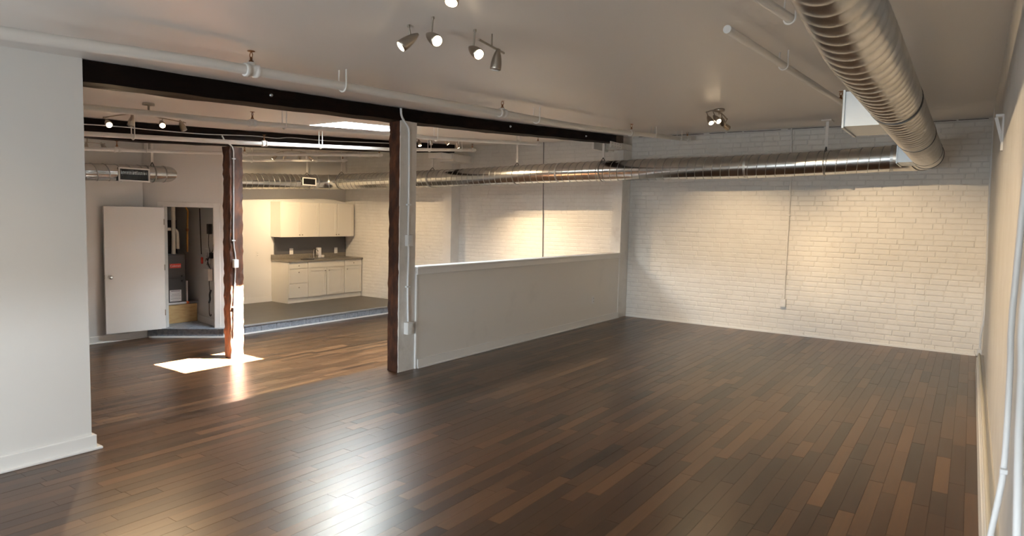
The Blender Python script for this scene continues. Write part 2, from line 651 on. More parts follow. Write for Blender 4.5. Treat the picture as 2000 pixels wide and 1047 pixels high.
# right wall leans in slightly towards the top
LEAN = 0.026
wr_v = []
for y in (-2.9, YB + .2):
    for (x, z) in ((.196, -.02), (.5, -.02), (.5, 3.1), (.196 - LEAN * 3.1, 3.1)):
        wr_v.append((x, y, z))
wr = struct('wall_right', MB().add(wr_v, [(0, 1, 2, 3), (4, 7, 6, 5), (0, 3, 7, 4), (1, 5, 6, 2), (3, 2, 6, 7), (0, 4, 5, 1)]), M['rough_plaster'])
bb = MB().box(.128, .20, 0.3, 8.95, 0, .17, 0, .006)
bb.box(.137, .20, 0.3, 8.95, .17, .20, 0, .004)
bbr = struct('baseboard_right', bb, M['trim'])

# foreground stub wall on the left
ws = struct('wall_left', MB().box(-4.95, -4.69, -2.6, 1.93, -.02, 2.75), M['wall'])
b = MB()
b.box(-4.69, -4.672, -2.6, 1.955, 0, .10, 0, .004)
b.box(-4.95, -4.69, 1.93, 1.955, 0, .10, 0, .004)
b.box(-4.69, -4.655, -2.6, 1.985, 0, .018, 0, .004)
b.box(-4.95, -4.69, 1.955, 1.985, 0, .018, 0, .004)
struct('baseboard_left', b, M['trim'])

# front wall behind the camera with two windows
b = MB()
WX = ((-4.2, -2.9), (-1.95, -.65))
b.box(-4.95, .5, -2.75, -2.6, -.02, .80)
b.box(-4.95, .5, -2.75, -2.6, 1.32, 2.75)
for x0, x1 in ((-4.95, -4.2), (-2.9, -1.95), (-.65, .5)):
    b.box(x0, x1, -2.75, -2.6, .80, 1.32)
b.box(-4.95, .5, -2.75, -2.6, 2.75, 3.1)
struct('wall_front', b, M['wall'])
for i, (x0, x1) in enumerate(WX):
    f = MB()
    for z in (.80, 1.26):
        f.box(x0, x1, -2.72, -2.64, z, z + .06)
    for x in (x0, x1 - .06, (x0 + x1) / 2 - .025):
        f.box(x, x + .05, -2.72, -2.64, .86, 1.26)
    w_ = struct('window_%d' % (i + 2), f, M['trim'])
    MB().box(x0, x1, -2.684, -2.678, .86, 1.26).build('pane', M['glass'], w_)

# walls round the sunken room
struct('wall_sunken_near', MB().box(-10.45, -4.95, 0.85, 1.0, -.45, 2.8), M['wall'])
struct('wall_kitchen', MB().box(-12.0, -11.8, 4.9, 10.5, -.45, 3.05), M['wall'])
struct('wall_sunken_left', MB().prism([(-10.45, .85), (-10.45, 5.10), (-10.60, 5.10), (-10.60, .85)], -.45, 2.8), M['wall'])
b = MB()
b.box(-10.45, -10.432, 1.0, 5.12, LOW, LOW + .11, 0, .004)
b.box(-10.432, -10.42, 1.0, 5.12, LOW, LOW + .018, 0, .003)
struct('baseboard_sunken_left', b, M['trim'])

# diagonal wall with the closet door opening
D0, D1 = V((-10.44, 5.105, 0)), V((-9.584, 5.884, 0))
dd = (D1 - D0).normalized()
dn = V((dd.y, -dd.x, 0))           # faces the room
DL = (D1 - D0).length
SL, SR = 0.285, 1.02               # opening along the wall
Z_OPEN = 1.635


def dpt(s, d, z):
    p = D0 + dd * s + dn * d
    return V((p.x, p.y, z))


def dbox(mb, s0, s1, d0, d1, z0, z1, bev=0.0):
    c = dpt((s0 + s1) / 2, (d0 + d1) / 2, (z0 + z1) / 2)
    return mb.obox(c, dd, -dn, (0, 0, 1), (s1 - s0) / 2, abs(d1 - d0) / 2, (z1 - z0) / 2, 0, bev)


b = MB()
dbox(b, 0, SL, -.11, 0, LOW, 2.8)
dbox(b, SR, DL, -.11, 0, LOW, 2.8)
dbox(b, SL, SR, -.11, 0, Z_OPEN, 2.8)
cw = struct('wall_closet', b, M['wall'])
cs = MB()
dbox(cs, SL - .09, SL, 0, .014, PLAT, Z_OPEN + .075, .003)
dbox(cs, SR, SR + .09, 0, .014, PLAT, Z_OPEN + .075, .003)
dbox(cs, SL, SR, 0, .014, Z_OPEN, Z_OPEN + .075, .003)
dbox(cs, SL, SL + .012, -.11, .0, PLAT, Z_OPEN)
dbox(cs, SR - .012, SR, -.11, .0, PLAT, Z_OPEN)
cs.build('door_casing', M['trim'], cw)
# closet side walls
struct('wall_closet_right', MB().prism([(-9.63, 5.86), (-9.60, 5.885), (-11.8, 7.20), (-11.8, 6.22), (-9.70, 5.88)], LOW, 2.8), M['wall'])
b = MB()
b.bar((-9.74, 5.862, PLAT + .055), (-10.56, 6.00, PLAT + .055), .016, .11)
struct('baseboard_closet', b, M['trim'])
struct('wall_closet_left', MB().prism([(-10.47, 5.10), (-10.36, 5.18), (-11.8, 5.14), (-11.8, 4.95)], LOW, 2.8), M['wall'])

# ------------------------------------------------------------------ platform, tiled riser
PX = -9.60
platform_poly = [(-11.8, 5.15), (-10.40, 5.145), (-9.60, 5.873), (PX, 10.25), (-11.8, 10.25)]
pf = struct('floor_platform', MB().prism(platform_poly, LOW, PLAT - .006), M['grout'])
MB().prism([(-11.8, 7.22), (-9.62, 5.92), (PX + .012, 5.90), (PX + .012, 10.25), (-11.8, 10.25)], PLAT - .006, PLAT).build('sheet_flooring', M['plat'], pf)
MB().box(PX + .004, PX + .03, 5.93, 10.25, PLAT - .028, PLAT + .002, 0, .004).build('nosing', M['nosing'], pf)
y = 5.95
while y < 10.2:
    y1 = min(y + .30, 10.25)
    MB().box(PX, PX + .012, y + .003, y1 - .003, LOW + .022, PLAT - .028, 0, .002).build('tile', M['tile'], pf)
    y = y1
E0, E1 = V((-10.405, 5.136, 0)), V((-9.575, 5.892, 0))
ed = (E1 - E0).normalized()
en = V((ed.y, -ed.x, 0))
s = -.02
EL = (E1 - E0).length
for L_ in (.14, .30, .30, .30, .08):
    c = E0 + ed * (s + L_ / 2) + en * .006
    MB().obox((c.x, c.y, (LOW + .022 + PLAT - .016) / 2), ed, -en, (0, 0, 1), L_ / 2 - .003, .006, (PLAT - .016 - LOW - .022) / 2, 0, .002).build('tile', M['tile'], pf)
    s += L_
# closet floor tiles
for i in range(4):
    for j in range(3):
        c = D0 + dd * (.20 + .29 * i) - dn * (.07 + .29 * j)
        MB().obox((c.x, c.y, PLAT - .005), dd, -dn, (0, 0, 1), .142, .142, .006, 0, .002).build('tile', M['tile'], pf)
b = MB()
b.bar(tuple(E0 + en * .016) [:2] + (LOW + .011,), tuple(E1 + en * .016)[:2] + (LOW + .011,), .02, .022)
b.box(PX + .012, PX + .032, 5.90, 10.25, LOW, LOW + .022)
struct('trim_1', b, M['trim'])
b = MB()
b.box(-11.8, -11.785, 7.24, 8.30, PLAT, PLAT + .11, 0, .003)
struct('baseboard_kitchen', b, M['trim'])

# ------------------------------------------------------------------ half wall between the levels
hb = MB().box(-4.80, -4.675, 5.02, 9.80, -.01, .985)
hw = struct('wall_partition', hb, M['wall_scuffed'])
MB().box(-4.82, -4.65, 5.005, 9.80, 1.045, 1.068, 0, .004).build('cap_rail', M['trim'], hw)
MB().box(-4.815, -4.660, 5.012, 9.80, .985, 1.045, 0, .003).build('cap_apron', M['trim'], hw)
b = MB()
b.box(-4.675, -4.660, 5.03, 9.80, 0, .10, 0, .003)
b.box(-4.675, -4.650, 5.03, 9.80, 0, .018, 0, .003)
b.build('baseboard', M['trim'], hw)
MB().box(-4.80, -4.668, 5.002, 5.028, 0, 1.0, 0, .003).build('corner_trim', M['trim'], hw)
MB().box(-4.675, -4.668, 9.775, 9.80, .10, .985).build('edge_trim', M['trim'], hw)


# ------------------------------------------------------------------ timber beams and posts
def rough_bar(path, w, zs0, zs1, n_sub, amp, seed):
    """A hewn beam along Y: path = list of (x_front, y), bottoms zs0, tops zs1."""
    rnd = random.Random(seed)
    mb = MB()
    vs, fs = [], []
    ring = []
    for (x, y), zb, zt in zip(path, zs0, zs1):
        j = lambda: rnd.uniform(-amp, amp)
        pts = [(x, zb), (x + j() * .3, lerp(zb, zt, .5)), (x, zt), (x - w, zt), (x - w, lerp(zb, zt, .5)), (x - w, zb), (x - w * .5, zb)]
        ring.append([(px + j(), y, pz + j()) for px, pz in pts])
    k = 7
    for r in ring:
        vs += r
    for i in range(len(ring) - 1):
        for q in range(k):
            l = (q + 1) % k
            fs.append([i * k + q, (i + 1) * k + q, (i + 1) * k + l, i * k + l])
    mb.add(vs, fs)
    mb.add(ring[0], [list(range(k))])
    mb.add(ring[-1], [list(range(k))[::-1]])
    return mb


B1 = [(1.9, 2.393), (2.744, 2.429), (3.167, 2.45), (4.0, 2.49), (4.655, 2.522), (5.0, 2.536), (6.42, 2.612), (8.31, 2.735), (9.72, 2.825)]
B2 = [(1.2, 2.33), (3.3, 2.378), (3.97, 2.385), (5.0, 2.449), (6.5, 2.545), (8.03, 2.655), (9.6, 2.785)]


def beam(name, label, xf, w, tab, y0, y1, seed):
    n = int((y1 - y0) / .16)
    yy = [lerp(y0, y1, i / n) for i in range(n + 1)]
    t = thing(name, label, 'beam', (xf - w / 2, (y0 + y1) / 2, pw(tab, (y0 + y1) / 2)))
    rough_bar([(xf, y) for y in yy], w, [pw(tab, y) for y in yy], [ceil_z(xf, y) - .004 for y in yy], 1, .004, seed).build('beam_timber', M['beam'], t)
    return t


t = beam('timber_beam', 'long dark timber ceiling beam carried by the half-painted post beside the white half wall', -4.69, .24, B1, 1.935, 9.55, 3)
yy = [9.555, 9.64, 9.73, 9.81]
rough_bar([(-4.69, q) for q in yy], .24, [pw(B1, q) for q in yy], [ceil_z(-4.69, q) - .004 for q in yy], 1, .003, 9).build('bare_end', M['beam_end'], t, 'unpainted brown end of the beam')
for (yy_, zz_) in ((3.3, 2.53), (6.64, 2.70), (8.55, 2.80)):
    MB().lathe((-4.688, yy_, zz_), (1, 0, 0), [(.014, 0), (.014, .008), (.007, .012), (.007, .02)], 10).build('bolt', M['galv_dull'], t)
beam('timber_beam', 'dark timber ceiling beam farther off, above the brown post in the sunken room', -8.10, .2, B2, 1.2, 9.68, 5)


def rough_post(x0, x1, y0, y1, z0, z1, amp, seed):
    rnd = random.Random(seed)
    mb = MB()
    n = int((z1 - z0) / .06)
    per = []
    kx, ky = 4, 4
    for i in range(kx):
        per.append((lerp(x0, x1, i / kx), y0))
    for i in range(ky):
        per.append((x1, lerp(y0, y1, i / ky)))
    for i in range(kx):
        per.append((lerp(x1, x0, i / kx), y1))
    for i in range(ky):
        per.append((x0, lerp(y1, y0, i / ky)))
    k = len(per)
    vs, fs = [], []
    for i in range(n + 1):
        z = lerp(z0, z1, i / n)
        for q, (x, y) in enumerate(per):
            a = amp * (1.3 if q % 4 == 0 else .6)
            vs.append((x + rnd.uniform(-a, a), y + rnd.uniform(-a, a), z))
    for i in range(n):
        for q in range(k):
            l = (q + 1) % k
            fs.append([i * k + q, i * k + l, (i + 1) * k + l, (i + 1) * k + q])
    mb.add(vs, fs)
    mb.add(vs[:k], [list(range(k))[::-1]])
    mb.add(vs[-k:], [list(range(k))])
    return mb


p1 = thing('timber_post', 'dark timber post with one side painted white, at the end of the half wall', 'post', (-4.77, 4.88, 0))
rough_post(-4.845, -4.698, 4.775, 5.0, 0, 2.522, .004, 21).build('post_timber', M['timber'], p1)
rough_post(-4.70, -4.688, 4.772, 5.0, 0, 2.53, .0016, 22).build('painted_face', M['post_paint'], p1, 'white painted side of the post')
p2 = thing('timber_post', 'brown timber post standing in the sunlight in the sunken room', 'post', (-8.18, 5.16, LOW))
rough_post(-8.262, -8.104, 5.075, 5.262, LOW, 2.445, .006, 23).build('post_timber', M['timber'], p2)

# steel bearing plates / corbels at the beam ends
cp = thing('corbel_block', 'white bolted bearing block under the wall end of the near beam', 'bracket', (-4.76, 9.70, 2.72))
MB().box(-4.95, -4.665, 9.72, 10.08, 2.725, 2.825, 0, .008).build('block', M['post_paint'], cp)
MB().box(-4.98, -4.95, 9.30, 9.80, 2.70, 2.815).build('plate', M['trim'], cp)
MB().box(-4.685, -4.668, 9.32, 9.72, 2.72, 2.812, 0, .003).build('plate', M['trim'], cp)
for q in (9.38, 9.47, 9.56, 9.65):
    for z in (2.745, 2.785):
        MB().lathe((-4.668, q, z), (1, 0, 0), [(.009, 0), (.009, .004), (.005, .009)], 8).build('bolt', M['steel'], cp)
cp = thing('corbel_block', 'small white bearing block under the wall end of the farther beam', 'bracket', (-8.2, 9.8, 2.62))
MB().box(-8.42, -8.08, 9.62, 10.24, 2.62, 2.765, 0, .008).build('block', M['post_paint'], cp)
MB().box(-8.42, -8.10, 9.30, 9.60, 2.66, 2.762, 0, .004).build('plate', M['trim'], cp)

# ------------------------------------------------------------------ spiral ducts


def smooth_path(pts, n=8):
    """Catmull-Rom through pts."""
    P = [V(p) for p in pts]
    P = [P[0] * 2 - P[1]] + P + [P[-1] * 2 - P[-2]]
    out = []
    for i in range(1, len(P) - 2):
        for k in range(n):
            t = k / n
            a, b_, c, d = P[i - 1], P[i], P[i + 1], P[i + 2]
            out.append(0.5 * ((2 * b_) + (c - a) * t + (2 * a - 5 * b_ + 4 * c - d) * t * t + (3 * b_ - a - 3 * c + d) * t ** 3))
    out.append(P[-2])
    return out


def helix(a, b, r, pitch, phase=0.0, spt=28, r1=None):
    a, b = V(a), V(b)
    d = b - a
    ax = d.normalized()
    u = V((0, 0, 1))
    nx = (u - ax * u.dot(ax)).normalized()
    ny = ax.cross(nx)
    turns = d.length / pitch
    n = max(4, int(turns * spt))
    return [a + d * (i / n) + (nx * math.cos(phase + 2 * math.pi * turns * i / n) + ny * math.sin(phase + 2 * math.pi * turns * i / n)) * (r if r1 is None else lerp(r, r1, i / n)) for i in range(n + 1)]


def ring(mb, c, ax, r, w, t=.006):
    c, ax = V(c), V(ax).normalized()
    mb.lathe(c - ax * w / 2, ax, [(r - .004, 0), (r + t, 0), (r + t, w), (r - .004, w)], 40, False)
    return mb


def elbow(a, corner, b, n=10):
    a, c, b = V(a), V(corner), V(b)
    return [a * (1 - t) ** 2 + c * 2 * t * (1 - t) + b * t * t for t in [i / n for i in range(n + 1)]]


DR = .157
YD = 9.40
A0 = V((-0.803, 9.400, 2.436))
A1 = V((-2.332, 9.400, 2.378))
A2 = V((-4.118, 9.400, 2.366))
A3 = V((-5.937, 9.400, 2.341))
A4 = V((-7.990, 9.400, 2.293))
Z2 = 2.425
XK = -11.30
K0 = V((-11.300, 9.334, 2.238))
K1 = V((-11.300, 7.266, 2.145))

# run along the right wall
d2 = thing('spiral_duct', 'galvanised spiral duct running along the right wall towards the viewer', 'duct', (-.48, 6.5, 2.27))
near, mid_, end_ = V((-.43, 1.3, 2.45)), V((-.48, 3.45, 2.445)), V((-.48, 9.05, 2.435))


def corrugated(a, b_, r0, r1, pitch, depth, cap=False):
    a, b_ = V(a), V(b_)
    d = b_ - a
    n = int(d.length / pitch)
    pts, rs = [], []
    for k in range(n):
        for q in range(6):
            t = (k + q / 6) / n
            pts.append(a + d * t)
            rs.append(lerp(r0, r1, t) - depth + depth * 1.35 * math.sin(math.pi * q / 6) ** .6)
    pts.append(b_)
    rs.append(r1 - depth)
    return MB().tube(pts, rs, 40, False)


corrugated(mid_, near, DR, .096, .125, .014).build('tapered_pipe', M['galv_soft'], d2, 'narrowing near length of the duct')
corrugated(mid_, (-.48, 7.05, 2.4386), DR, DR, .125, .014).build('ribbed_pipe', M['galv_soft'], d2)
corrugated((-.48, 7.05, 2.4386), end_, DR, DR, .078, .011).build('ribbed_pipe', M['galv_soft'], d2)
for yb in (5.15, 7.05, 8.62):
    ring(MB(), (-.48, yb, lerp(2.445, 2.435, (yb - 3.45) / 5.6)), (0, 1, 0), DR, .02, .007).build('joint_band', M['band'], d2)
ep = elbow(end_, (-.48, YD, 2.43), (-.86, YD, A0.z))
MB().tube(ep, DR + .003, 40, False).build('elbow', M['galv_soft'], d2)
ring(MB(), end_, (0, 1, 0), DR + .003, .03, .006).build('collar', M['band'], d2)
ring(MB(), ep[-1], (1, 0, 0), DR + .003, .03, .004).build('collar', M['galv_dull'], d2)
ring(MB(), ep[4], ep[5] - ep[3], DR + .003, .012, .005).build('collar', M['band'], d2)
for (y0, y1, x0, z0, z1) in ((5.5, 6.12, -.836, 2.335, 2.59), (8.55, 9.1, -.735, 2.315, 2.53)):
    MB().box(x0, -.50, y0, y1, z0, z1).build('register_box', M['galv_dull'], d2, 'square galvanised outlet box on the duct side')
    fr = MB()
    fr.box(x0 - .014, x0, y0 - .012, y1 + .012, z0 - .012, z0 + .025)
    fr.box(x0 - .014, x0, y0 - .012, y1 + .012, z1 - .025, z1 + .012)
    fr.box(x0 - .014, x0, y0 - .012, y0 + .025, z0 + .025, z1 - .025)
    fr.box(x0 - .014, x0, y1 - .025, y1 + .012, z0 + .025, z1 - .025)
    for q in range(6):
        zz = lerp(z0 + .04, z1 - .04, q / 5)
        fr.box(x0 - .01, x0 - .002, y0 + .02, y1 - .02, zz - .006, zz + .006)
    fr.build('grille', M['galv_dull'], d2)

# run along the back wall, kinked slightly from length to length
d1 = thing('spiral_duct', 'long galvanised spiral duct running across the back brick wall', 'duct', (-6, YD, 2.2))
chain = [ep[-1], A0, A1, A2, A3, A4, V((XK + .40, YD, K0.z + .02))]
b, sm = MB(), MB()
sp = smooth_path(chain, 6)
b.tube(sp, DR, 40, False)
b.build('duct_pipe', M['galv'], d1)
for q, (a, c) in enumerate(zip(sp, sp[1:])):
    pass
# one continuous seam that follows the run
tot, acc, hp = 0.0, [0.0], []
for a, c in zip(sp, sp[1:]):
    tot += (c - a).length
    acc.append(tot)
n = int(tot / .122 * 26)
j = 0
for i in range(n + 1):
    s_ = tot * i / n
    while j < len(acc) - 2 and acc[j + 1] < s_:
        j += 1
    tt = (s_ - acc[j]) / (acc[j + 1] - acc[j])
    c = sp[j].lerp(sp[j + 1], tt)
    ang = 2 * math.pi * s_ / .122
    hp.append(c + V((0, math.cos(ang), math.sin(ang))) * (DR + .0006))
sm.tube(hp, .005, 5)
sm.build('spiral_seam', M['galv_spiral'], d1)
b = MB()
for (px_, nm) in ((-2.71, 0), (-5.5, 0), (-8.30, 0)):
    k = min(range(len(sp)), key=lambda i: abs(sp[i].x - px_))
    ring(MB(), sp[k], (1, 0, 0), DR, .03, .004).build('joint_collar', M['galv_dull'], d1)

# kitchen run
d3 = thing('spiral_duct', 'spiral duct with a small grille above the kitchen cabinets', 'duct', (XK, 8.2, 2.1))
e2 = elbow((XK + .40, YD, K0.z + .02), (XK, YD, K0.z + .01), (XK, YD - .40, K0.z))
MB().tube(e2, DR - .004, 40, False).build('elbow', M['galv'], d3)
kend = V((XK, 6.75, K1.z - .02))
MB().tube([e2[-1], kend], DR - .01, 40, True).build('duct_pipe', M['galv'], d3)
MB().tube(helix(e2[-1], kend, DR - .009, .122, 0, 22), .005, 5).build('spiral_seam', M['galv_spiral'], d3)
ring(MB(), e2[-1], (0, 1, 0), DR - .008, .03).build('collar', M['galv_dull'], d3)
ring(MB(), e2[0], (1, 0, 0), DR - .006, .03).build('collar', M['galv_dull'], d3)
ring(MB(), e2[5], e2[6] - e2[4], DR - .004, .02).build('collar', M['galv_dull'], d3)


def register(parent, xf, y0, y1, z0, z1, back, nb, mframe):
    f = MB()
    w = .022
    f.box(xf - .012, xf, y0, y1, z0, z0 + w, 0, .002)
    f.box(xf - .012, xf, y0, y1, z1 - w, z1, 0, .002)
    f.box(xf - .012, xf, y0, y0 + w, z0 + w, z1 - w, 0, .002)
    f.box(xf - .012, xf, y1 - w, y1, z0 + w, z1 - w, 0, .002)
    g = f.build('register_frame', mframe, parent, 'pale rectangular grille frame')
    MB().box(back, xf - .012, y0 + .004, y1 - .004, z0 + .004, z1 - .004).build('register_box', M['dark'], parent)
    s_ = MB()
    for i in range(nb):
        q = lerp(y0 + w, y1 - w, (i + .5) / nb)
        s_.box(xf - .010, xf - .004, q - .003, q + .003, z0 + w, z1 - w)
    for i in range(max(4, nb // 3)):
        q = lerp(z0 + w, z1 - w, (i + .5) / max(4, nb // 3))
        s_.box(xf - .009, xf - .005, y0 + w, y1 - w, q - .003, q + .003)
    s_.build('grille_bars', M['dark'], g)


register(d3, XK + DR + .02, 8.56, 8.90, 2.145, 2.305, XK, 12, M['trim'])

# run in the sunken room, left
d4 = thing('spiral_duct', 'short spiral duct with a large grille above the open closet door', 'duct', (-10.2, 4.5, 1.98))
s0, s1 = V((-10.2, 2.2, 2.02)), V((-10.2, 5.02, 2.120))
MB().tube([s0, s1], .121, 36, False).build('duct_pipe', M['galv'], d4)
MB().tube(helix(s0, s1, .122, .16, .5, 24), .005, 5).build('spiral_seam', M['galv_spiral'], d4)
e3 = [s1, V((-10.2, 5.2, 2.126)), V((-10.2, 5.45, 2.135)), V((-10.205, 5.68, 2.142)), V((-10.23, 5.83, 2.146)), V((-10.30, 5.93, 2.147)), V((-10.42, 5.98, 2.147))]
e3 = smooth_path(e3, 3)
MB().tube(e3, .122, 36, True).build('elbow', M['galv'], d4)
b = MB()
for k in (0, 4, 8, 11, 14):
    ring(MB(), e3[k], e3[min(k + 1, len(e3) - 1)] - e3[max(k - 1, 0)], .122, .014, .005).build('collar', M['galv_spiral'], d4)
register(d4, -10.07, 4.58, 5.02, 1.985, 2.185, -10.2, 22, M['outlet'])


# duct hangers
def duct_hanger(label, x, y, ztop, zduct, r, along, ceilplate=False, kind=0):
    t = thing('duct_hanger', label, 'hanger', (x, y, ztop), 'strap hangers of the spiral ducts')
    ax = V(along)
    side = V((0, 0, 1)).cross(ax)
    top = V((x, y, ztop))
    if ceilplate:
        MB().obox((x, y, ztop - .008), ax, side, (0, 0, 1), .06, .10, .008).build('ceiling_plate', M['pipe'], t)
    MB().obox((x, y, (ztop + zduct + r + .05) / 2), ax, side, (0, 0, 1), .018, .006, (ztop - zduct - r - .05) / 2).build('strap', M['pipe'], t)
    b = MB()
    kn = V((x, y, zduct + r + .055))
    for s_ in (-1, 1):
        p = V((x, y, zduct)) + (side * s_ * .55 + V((0, 0, 1)) * .84).normalized() * (r + .005)
        b.tube([kn, p], .006, 6)
    b.build('clip', M['band'], t)
    b = MB()
    pts = []
    for i in range(33):
        a = 2 * math.pi * i / 32
        pts.append(V((x, y, zduct)) + (side * math.cos(a) + V((0, 0, 1)) * math.sin(a)) * (r + .006))
    b.tube(pts[:-1], .006, 6, False, True)
    b.build('hoop', M['galv_spiral'], t)


def duct_z(x):
    k = min(range(len(sp)), key=lambda i: abs(sp[i].x - x))
    return sp[k].z


for (x, lab) in ((-1.62, 'white T-shaped duct hanger with a ceiling plate, first from the duct elbow at right'),
                 (-4.83, 'white duct hanger strap close to the wall end of the near beam'),
                 (-6.47, 'white duct hanger strap just left of the dark vertical cable on the back wall'),
                 (-8.40, 'white duct hanger strap just right of the half-painted post')):
    duct_hanger(lab, x, YD, ceil_z(x, YD) if x > -4 or x < -5 else 2.79, duct_z(x), DR, (1, 0, 0), x > -4)
duct_hanger('thin duct hanger above the kitchen grille', XK, 8.80, ceil_z(XK, 8.8), lerp(K1.z, K0.z, .75), DR - .01, (0, 1, 0))
duct_hanger('thin duct hanger at the kitchen corner elbow', XK + .36, YD, ceil_z(XK, YD), K0.z + .02, DR, (1, 0, 0))
duct_hanger('thin duct hanger beside the large grille in the sunken room', -10.2, 5.12, ceil_z(-10.2, 5.12), 2.122, .121, (0, 1, 0))


# ------------------------------------------------------------------ sprinkler pipes
def sprinkler(parent, p, zr, up=1):
    p = V(p)
    b = MB()
    b.lathe(p + V((0, 0, zr * .6)), (0, 0, 1), [(.014, 0), (.014, .03), (.008, .032), (.008, .05), (.004, .052)], 10)
    for s_ in (-1, 1):
        b.tube([p + V((s_ * .008, 0, zr * .6 + .045)), p + V((s_ * .013, 0, zr * .6 + .065)), p + V((s_ * .003, 0, zr * .6 + .084))], .003, 6)
    b.lathe(p + V((0, 0, zr * .6 + .082)), (0, 0, 1), [(.004, 0), (.022, .002), (.022, .005), (.004, .006)], 12)
    b.build('sprinkler_head', M['brass'], parent, 'brass sprinkler head')


def pipe_hanger(mb, p, r, top, spread=.035, along=(0, 1, 0)):
    p = V(p)
    side = V((0, 0, 1)).cross(V(along))
    pts = [V((p.x, p.y, top)) + side * (spread)]
    for i in range(9):
        a = math.pi * i / 8
        pts.append(p + side * (math.cos(a) * (r + .008)) - V((0, 0, 1)) * (math.sin(a) * (r + .008)))
    pts.append(V((p.x, p.y, top)) - side * spread)
    mb.tube(pts, .006, 6)


def along_path(path, y):
    for a, c in zip(path, path[1:]):
        if a.y <= y <= c.y:
            return a.lerp(c, (y - a.y) / (c.y - a.y))
    return path[0] if y < path[0].y else path[-1]


def sprinkler_pipe(label, path, r, heads, hangers, endcap=True):
    path = [V(p) for p in path]
    c = path[len(path) // 2]
    t = thing('sprinkler_pipe', label, 'pipe', c)
    MB().tube(path, r, 16).build('pipe_run', M['pipe'], t)
    for y in heads:
        b = MB()
        p = along_path(path, y)
        d = (path[-1] - path[0]).normalized()
        b.lathe(p - d * r * 1.5, d, [(r * 1.28, 0), (r * 1.36, .004), (r * 1.36, r * .9), (r * 1.15, r * .95), (r * 1.15, r * 2.05), (r * 1.36, r * 2.1), (r * 1.36, r * 2.9), (r * 1.28, r * 3.0)], 16)
        b.lathe(p, (0, 0, 1), [(r * .75, 0), (r * .75, r * 1.5), (r * .6, r * 1.6)], 12)
        b.build('fitting', M['pipe'], t)
    for y in heads:
        sprinkler(t, along_path(path, y), r * 1.5)
    for y in hangers:
        b = MB()
        p = along_path(path, y)
        pipe_hanger(b, p, r, max(ceil_z(p.x, p.y), p.z + .08))
        b.build('hanger', M['pipe'], t)
    return t


sprinkler_pipe('thick white sprinkler pipe crossing the ceiling in front of the near beam',
               [(-3.600, 0.990, 2.354), (-3.600, 1.152, 2.364), (-3.600, 1.487, 2.385), (-3.600, 2.108, 2.427), (-3.600, 2.464, 2.441), (-3.600, 3.148, 2.470), (-3.600, 4.962, 2.548), (-3.600, 6.066, 2.587), (-3.600, 7.704, 2.688), (-3.600, 9.759, 2.836)],
               .030, [2.40, 4.97, 7.75, 9.72], [3.10, 5.55, 8.45, 9.40])
sprinkler_pipe('grey-white sprinkler pipe just behind the near beam',
               [(-5.800, 2.234, 2.377), (-5.800, 2.391, 2.385), (-5.800, 3.876, 2.449), (-5.800, 5.793, 2.567), (-5.800, 6.416, 2.590), (-5.800, 9.066, 2.791)],
               .026, [3.876, 9.0], [4.24, 6.55, 8.45])
sprinkler_pipe('bright white sprinkler pipe passing in front of the farther beam',
               [(-7.400, 2.844, 2.328), (-7.400, 3.050, 2.337), (-7.400, 4.838, 2.433), (-7.400, 7.351, 2.597), (-7.400, 9.412, 2.784)],
               .026, [5.11, 9.33], [3.52, 5.99, 8.2, 9.0])
sprinkler_pipe('thin white sprinkler pipe behind the farther beam',
               [(-8.800, 3.378, 2.288), (-8.800, 3.622, 2.297), (-8.800, 5.367, 2.407), (-8.800, 5.661, 2.420), (-8.800, 8.488, 2.659)],
               .024, [3.99, 5.75, 8.42], [4.34, 7.95])
sprinkler_pipe('thin white sprinkler pipe nearest the kitchen, above the duct grille',
               [(-10.500, 6.496, 2.446), (-10.500, 6.754, 2.467), (-10.500, 9.165, 2.668)],
               .022, [9.05], [7.0, 8.4])


def plain_pipe(label, a, b_, r, ring_at, head=None):
    a, b_ = V(a), V(b_)
    t = thing('sprinkler_pipe', label, 'pipe', (a + b_) / 2)
    MB().tube([a, b_], r, 16).build('pipe_run', M['pipe'], t)
    p = a.lerp(b_, ring_at)
    m_ = MB()
    pipe_hanger(m_, p, r, ceil_z(p.x, p.y) + .02, .03, (b_ - a).normalized())
    m_.build('hanger', M['pipe'], t)
    if head is not None:
        sprinkler(t, a.lerp(b_, head), r)


plain_pipe('white sprinkler pipe end beside the big register box of the right duct', (-1.332, 4.204, 2.800), (-1.121, 7.424, 2.800), .026, .36, .93)
plain_pipe('short white pipe with a hanger ring at the top edge, left of the near duct', (-1.030, 3.573, 2.800), (-0.951, 4.192, 2.800), .026, .95)
plain_pipe('short white pipe with a hanger ring close against the near duct', (-0.800, 3.640, 2.800), (-0.705, 4.158, 2.800), .026, .93)


# ------------------------------------------------------------------ spot fixtures
LAMP = 8.0


def spot_light(parent, p, d, energy, size=1.5):
    l = bpy.data.lights.new('lamp_light', 'SPOT')
    l.energy = energy * LAMP
    l.color = (1.0, 0.72, 0.42)
    l.spot_size = size
    l.spot_blend = 1.0
    l.shadow_soft_size = .022
    o = bpy.data.objects.new('lamp_light', l)
    COL.objects.link(o)
    root = parent
    o.parent = parent
    o.location = V(p) - V(root.location)
    o.rotation_euler = V(d).to_track_quat('-Z', 'Y').to_euler()


